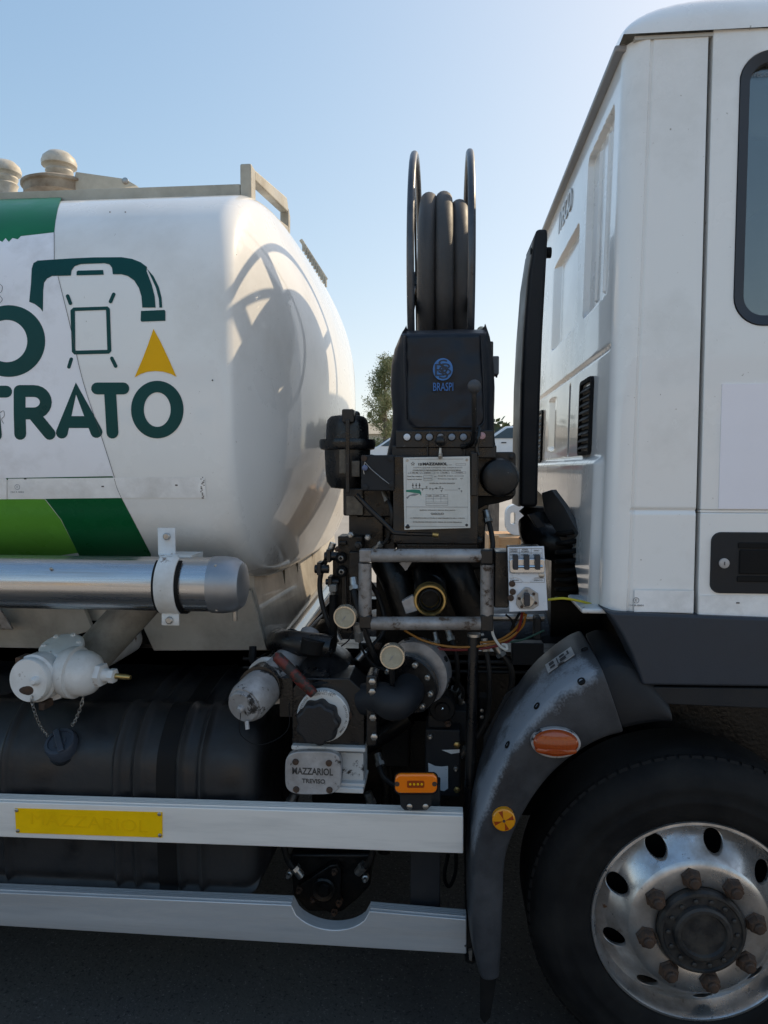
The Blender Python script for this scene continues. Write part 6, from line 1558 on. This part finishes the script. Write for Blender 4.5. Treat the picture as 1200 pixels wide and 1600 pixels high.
# low shed on the horizon left
sh = thing('yard_shed', 'long low pale shed roof beyond the cars, left of the cover', 'shed', (-7, 62, TZ))
w = MB(); w.boxb(-9, 6, -3, 3, 0, 3.0); ob('wall', w, mat('shed_wall', (.5, .46, .38), .8), sh)
w = MB(); w.prism([(-9.4, -3.4, 3.0), (-9.4, 3.4, 3.0), (-9.4, 0, 4.1)], (15.8, 0, 0)); ob('roof', w, mat('shed_roof', (.48, .42, .33), .8, var=.2), sh)
for i in range(4):
    w = MB(); w.boxb(-7 + 3.4 * i, -5.4 + 3.4 * i, -3.03, -3.005, 1.0, 2.2); ob('window', w, CARG, sh)
def vehicle(px, Y, kind, m, label, faceright=True, scale=1.0, group=None, dx=0):
    p = at(px, 720, Y); t = thing('parked_van' if kind == 'van' else 'parked_car', label, 'van' if kind == 'van' else 'car', (p.x + dx, Y, TZ), group)
    L, Wd, H, hood, zb = (5.0, 1.95, 2.25, .95, .28) if kind == 'van' else (4.2, 1.75, 1.45, 1.1, .22)
    if kind == 'van': sd = [(-2.5, zb), (-2.5, 2.0), (-2.35, H), (.9, H), (1.25, 2.08), (1.95, 1.28), (2.4, 1.08), (2.5, .7), (2.5, zb)]
    else: sd = [(-2.1, zb), (-2.1, .85), (-1.95, .98), (-1.5, 1.0), (-.9, H - .02), (-.3, H), (.45, H - .06), (1.05, .98), (1.85, .82), (2.1, .6), (2.1, zb)]
    fx = 1 if faceright else -1
    w = MB(); L_ = []
    for yy, k in ((-Wd / 2, .94), (-Wd / 2 + .06, 1), (Wd / 2 - .06, 1), (Wd / 2, .94)):
        L_.append([(fx * x_ * (.985 if k < 1 else 1), yy + (.0 if z < 1.1 else (.12 if yy < 0 else -.12) * (z - 1.1 if kind != 'van' else (z - 1.1) * .5)), z * (k if z > 1.2 and kind != 'van' else 1)) for x_, z in sd])
    w.loft(L_, True, True, True); ob('body', w, m, t, bevel=.04, seg=3)
    if kind == 'van': gls = [[(1.02, 2.0), (1.2, 2.02), (1.82, 1.34), (1.0, 1.34)], [(.1, 2.0), (.92, 2.0), (.92, 1.34), (.1, 1.34)], [(-2.26, 2.10), (-.1, 2.10), (-.1, 1.50), (-2.36, 1.50)]]
    else: gls = [[(-.85, 1.34), (-.25, 1.38), (-.25, 1.0), (-1.25, 1.0)], [(-.18, 1.38), (.40, 1.33), (.88, 1.0), (-.18, 1.0)]]
    for gpoly in gls:
        w = MB(); w.prism([(fx * x_, -Wd / 2 - .012 + (z - 1.1) * (.06 if kind == 'van' else .12), z) for x_, z in gpoly], (0, .02, 0)); ob('side_window', w, CARG, t)
    w = MB(); q = [(fx * 1.30, 2.03), (fx * 1.93, 1.33)] if kind == 'van' else [(fx * .52, 1.37), (fx * 1.04, 1.0)]
    w.prism([(q[0][0], -.7, q[0][1]), (q[0][0], .7, q[0][1]), (q[1][0], .78, q[1][1]), (q[1][0], -.78, q[1][1])], (fx * .02, 0, .015)); ob('windscreen', w, CARG, t)
    for xw in ((-1.5, 1.6) if kind == 'van' else (-1.3, 1.3)):
        for yy in (-Wd / 2 - .01, Wd / 2 - .2):
            w = MB(); w.lathe([(.12, 0), (.20, .0), (.30, .0), (.33, .03), (.33, .2), (.1, .21)], (fx * xw, yy, .33), (0, 1, 0), 24); wh = ob('wheel', w, RUBBER, t)
            w = MB(); w.lathe([(.2, -.004), (.19, -.012), (0, -.02)], (fx * xw, yy, .33), (0, 1, 0), 20); ob('rim', w, STEEL, wh)
    for yy in (-.65, .65):
        w = MB(); w.box((fx * (2.44 if kind == 'van' else 2.04), yy, .85 if kind == 'van' else .66), (.14, .32, .2)); ob('headlight', w, BUFFW, t, bevel=.03)
    w = MB(); w.box((fx * .85 if kind == 'van' else fx * .5, -Wd / 2 - .012, 1.12 if kind == 'van' else .86), (.16, .03, .03)); ob('door_handle', w, BLACKM, t)
    return t
vehicle(786, 22.5, 'car', CARW, 'white car parked across the yard beside the intake stack', False, dx=.45)
vehicle(613, 30, 'car', CARW, 'white car parked behind the sealed box and strainer', False, dx=.45)
vehicle(589, 34, 'car', CARR, 'dark red car parked further back behind the strainer', True, dx=-2.1)
bld = thing('warehouse', 'long low ochre warehouse across the yard, as reflected in the door glass', 'building', (0, -34, 0))
w = MB(); w.boxb(-45, 45, -8, 0, 0, 6.2); ob('wall', w, mat('ochre_plaster', (.52, .42, .30), .85, var=.15, vscale=.6), bld)
w = MB(); w.prism([(-45.5, .6, 6.2), (-45.5, -4, 7.6), (-45.5, -8.6, 6.2)], (91, 0, 0)); ob('roof', w, mat('brown_tiles', (.22, .12, .08), .85, var=.2), bld)
w0_ = None
for i in range(14):
    if w0_ is None:
        w = MB(); w.boxb(-.9, .9, 0.004, .06, 0, 1.8); w0_ = ob('window', w, CARG, bld, (-40, 0, 2.4))
    else: again(w0_, bld, (-40 + 6 * i, 0, 2.4))
# crate, jerry can and old planks on the far side
CYD = 5.2
a = at(764, 838, CYD); b = at(808, 838, CYD)
cr = thing('wooden_crate', 'pale wooden crate standing beyond the truck, under a white jerry can', 'crate', (a.x + .35, CYD + .3, 0))
X0c, X1c, hC = -.35, .45, a.z
for k in range(4):
    z0_ = .02 + (hC - .02) * k / 4; z1_ = .02 + (hC - .02) * (k + 1) / 4 - .012
    w = MB(); w.boxb(X0c, X1c, -.3, -.28, z0_, z1_); ob('plank', w, WOOD, cr, bevel=.003)
    w = MB(); w.boxb(X0c - .0, X0c + .02, -.279, .4, z0_, z1_); ob('plank', w, WOOD, cr, bevel=.003)
    w = MB(); w.boxb(X1c - .02, X1c, -.279, .4, z0_, z1_); ob('plank', w, WOOD, cr, bevel=.003)
for x_ in (X0c - .004, -.05, X1c - .09):
    w = MB(); w.boxb(x_, x_ + .1, -.325, -.3005, 0, hC + .01); ob('batten', w, WOOD, cr, bevel=.003)
w = MB(); w.boxb(X0c + .02, X1c - .02, -.28, .4, hC - .03, hC - .01); ob('lid_board', w, WOOD, cr)
jp = at(813, 829, CYD + .35)
jc = thing('jerry_can', 'white plastic jerry can with hollow handle on the crate', 'can', (jp.x - .01, CYD + .35, hC - .01))
w = MB(); wj = .145; hj = at(803, 786, CYD + .35).z - hC
pl_o = rrect(-wj, 0, wj, hj, .1, 6); pl_i = rrect(-wj + .045, hj * .34, -wj + .095, hj * .74, .022, 4)
plate_with_hole(w, pl_o, pl_i, -.09, .09); ob('can_body', w, CANW, jc, bevel=.02, seg=3)
w = MB(); w.lathe([(.05, 0), (.05, .05), (.03, .06)], (.06, 0, hj - .01), (0, 0, 1), 18); ob('can_lid', w, mat('blue_lid', (.05, .09, .16), .4), jc)
op = at(748, 870, CYD + .9); o1 = at(792, 780, CYD + .9)
pw = thing('plank_stack', 'weathered grey brown boards leaning beyond the crate', 'boards', (op.x, CYD + .9, 0))
hp = o1.z
for k in range(3):
    w = MB(); x_ = .0 + .10 * k - .1; w.hexa([(x_, 0, 0), (x_ + .118, 0, 0), (x_ + .118, .03, 0), (x_, .03, 0), (x_ + .03, .35, hp - .03 * (k % 2)), (x_ + .148, .35, hp - .03 * (k % 2)), (x_ + .148, .38, hp - .03 * (k % 2)), (x_ + .03, .38, hp - .03 * (k % 2))]); ob('board', w, OLDWOOD, pw, bevel=.004)
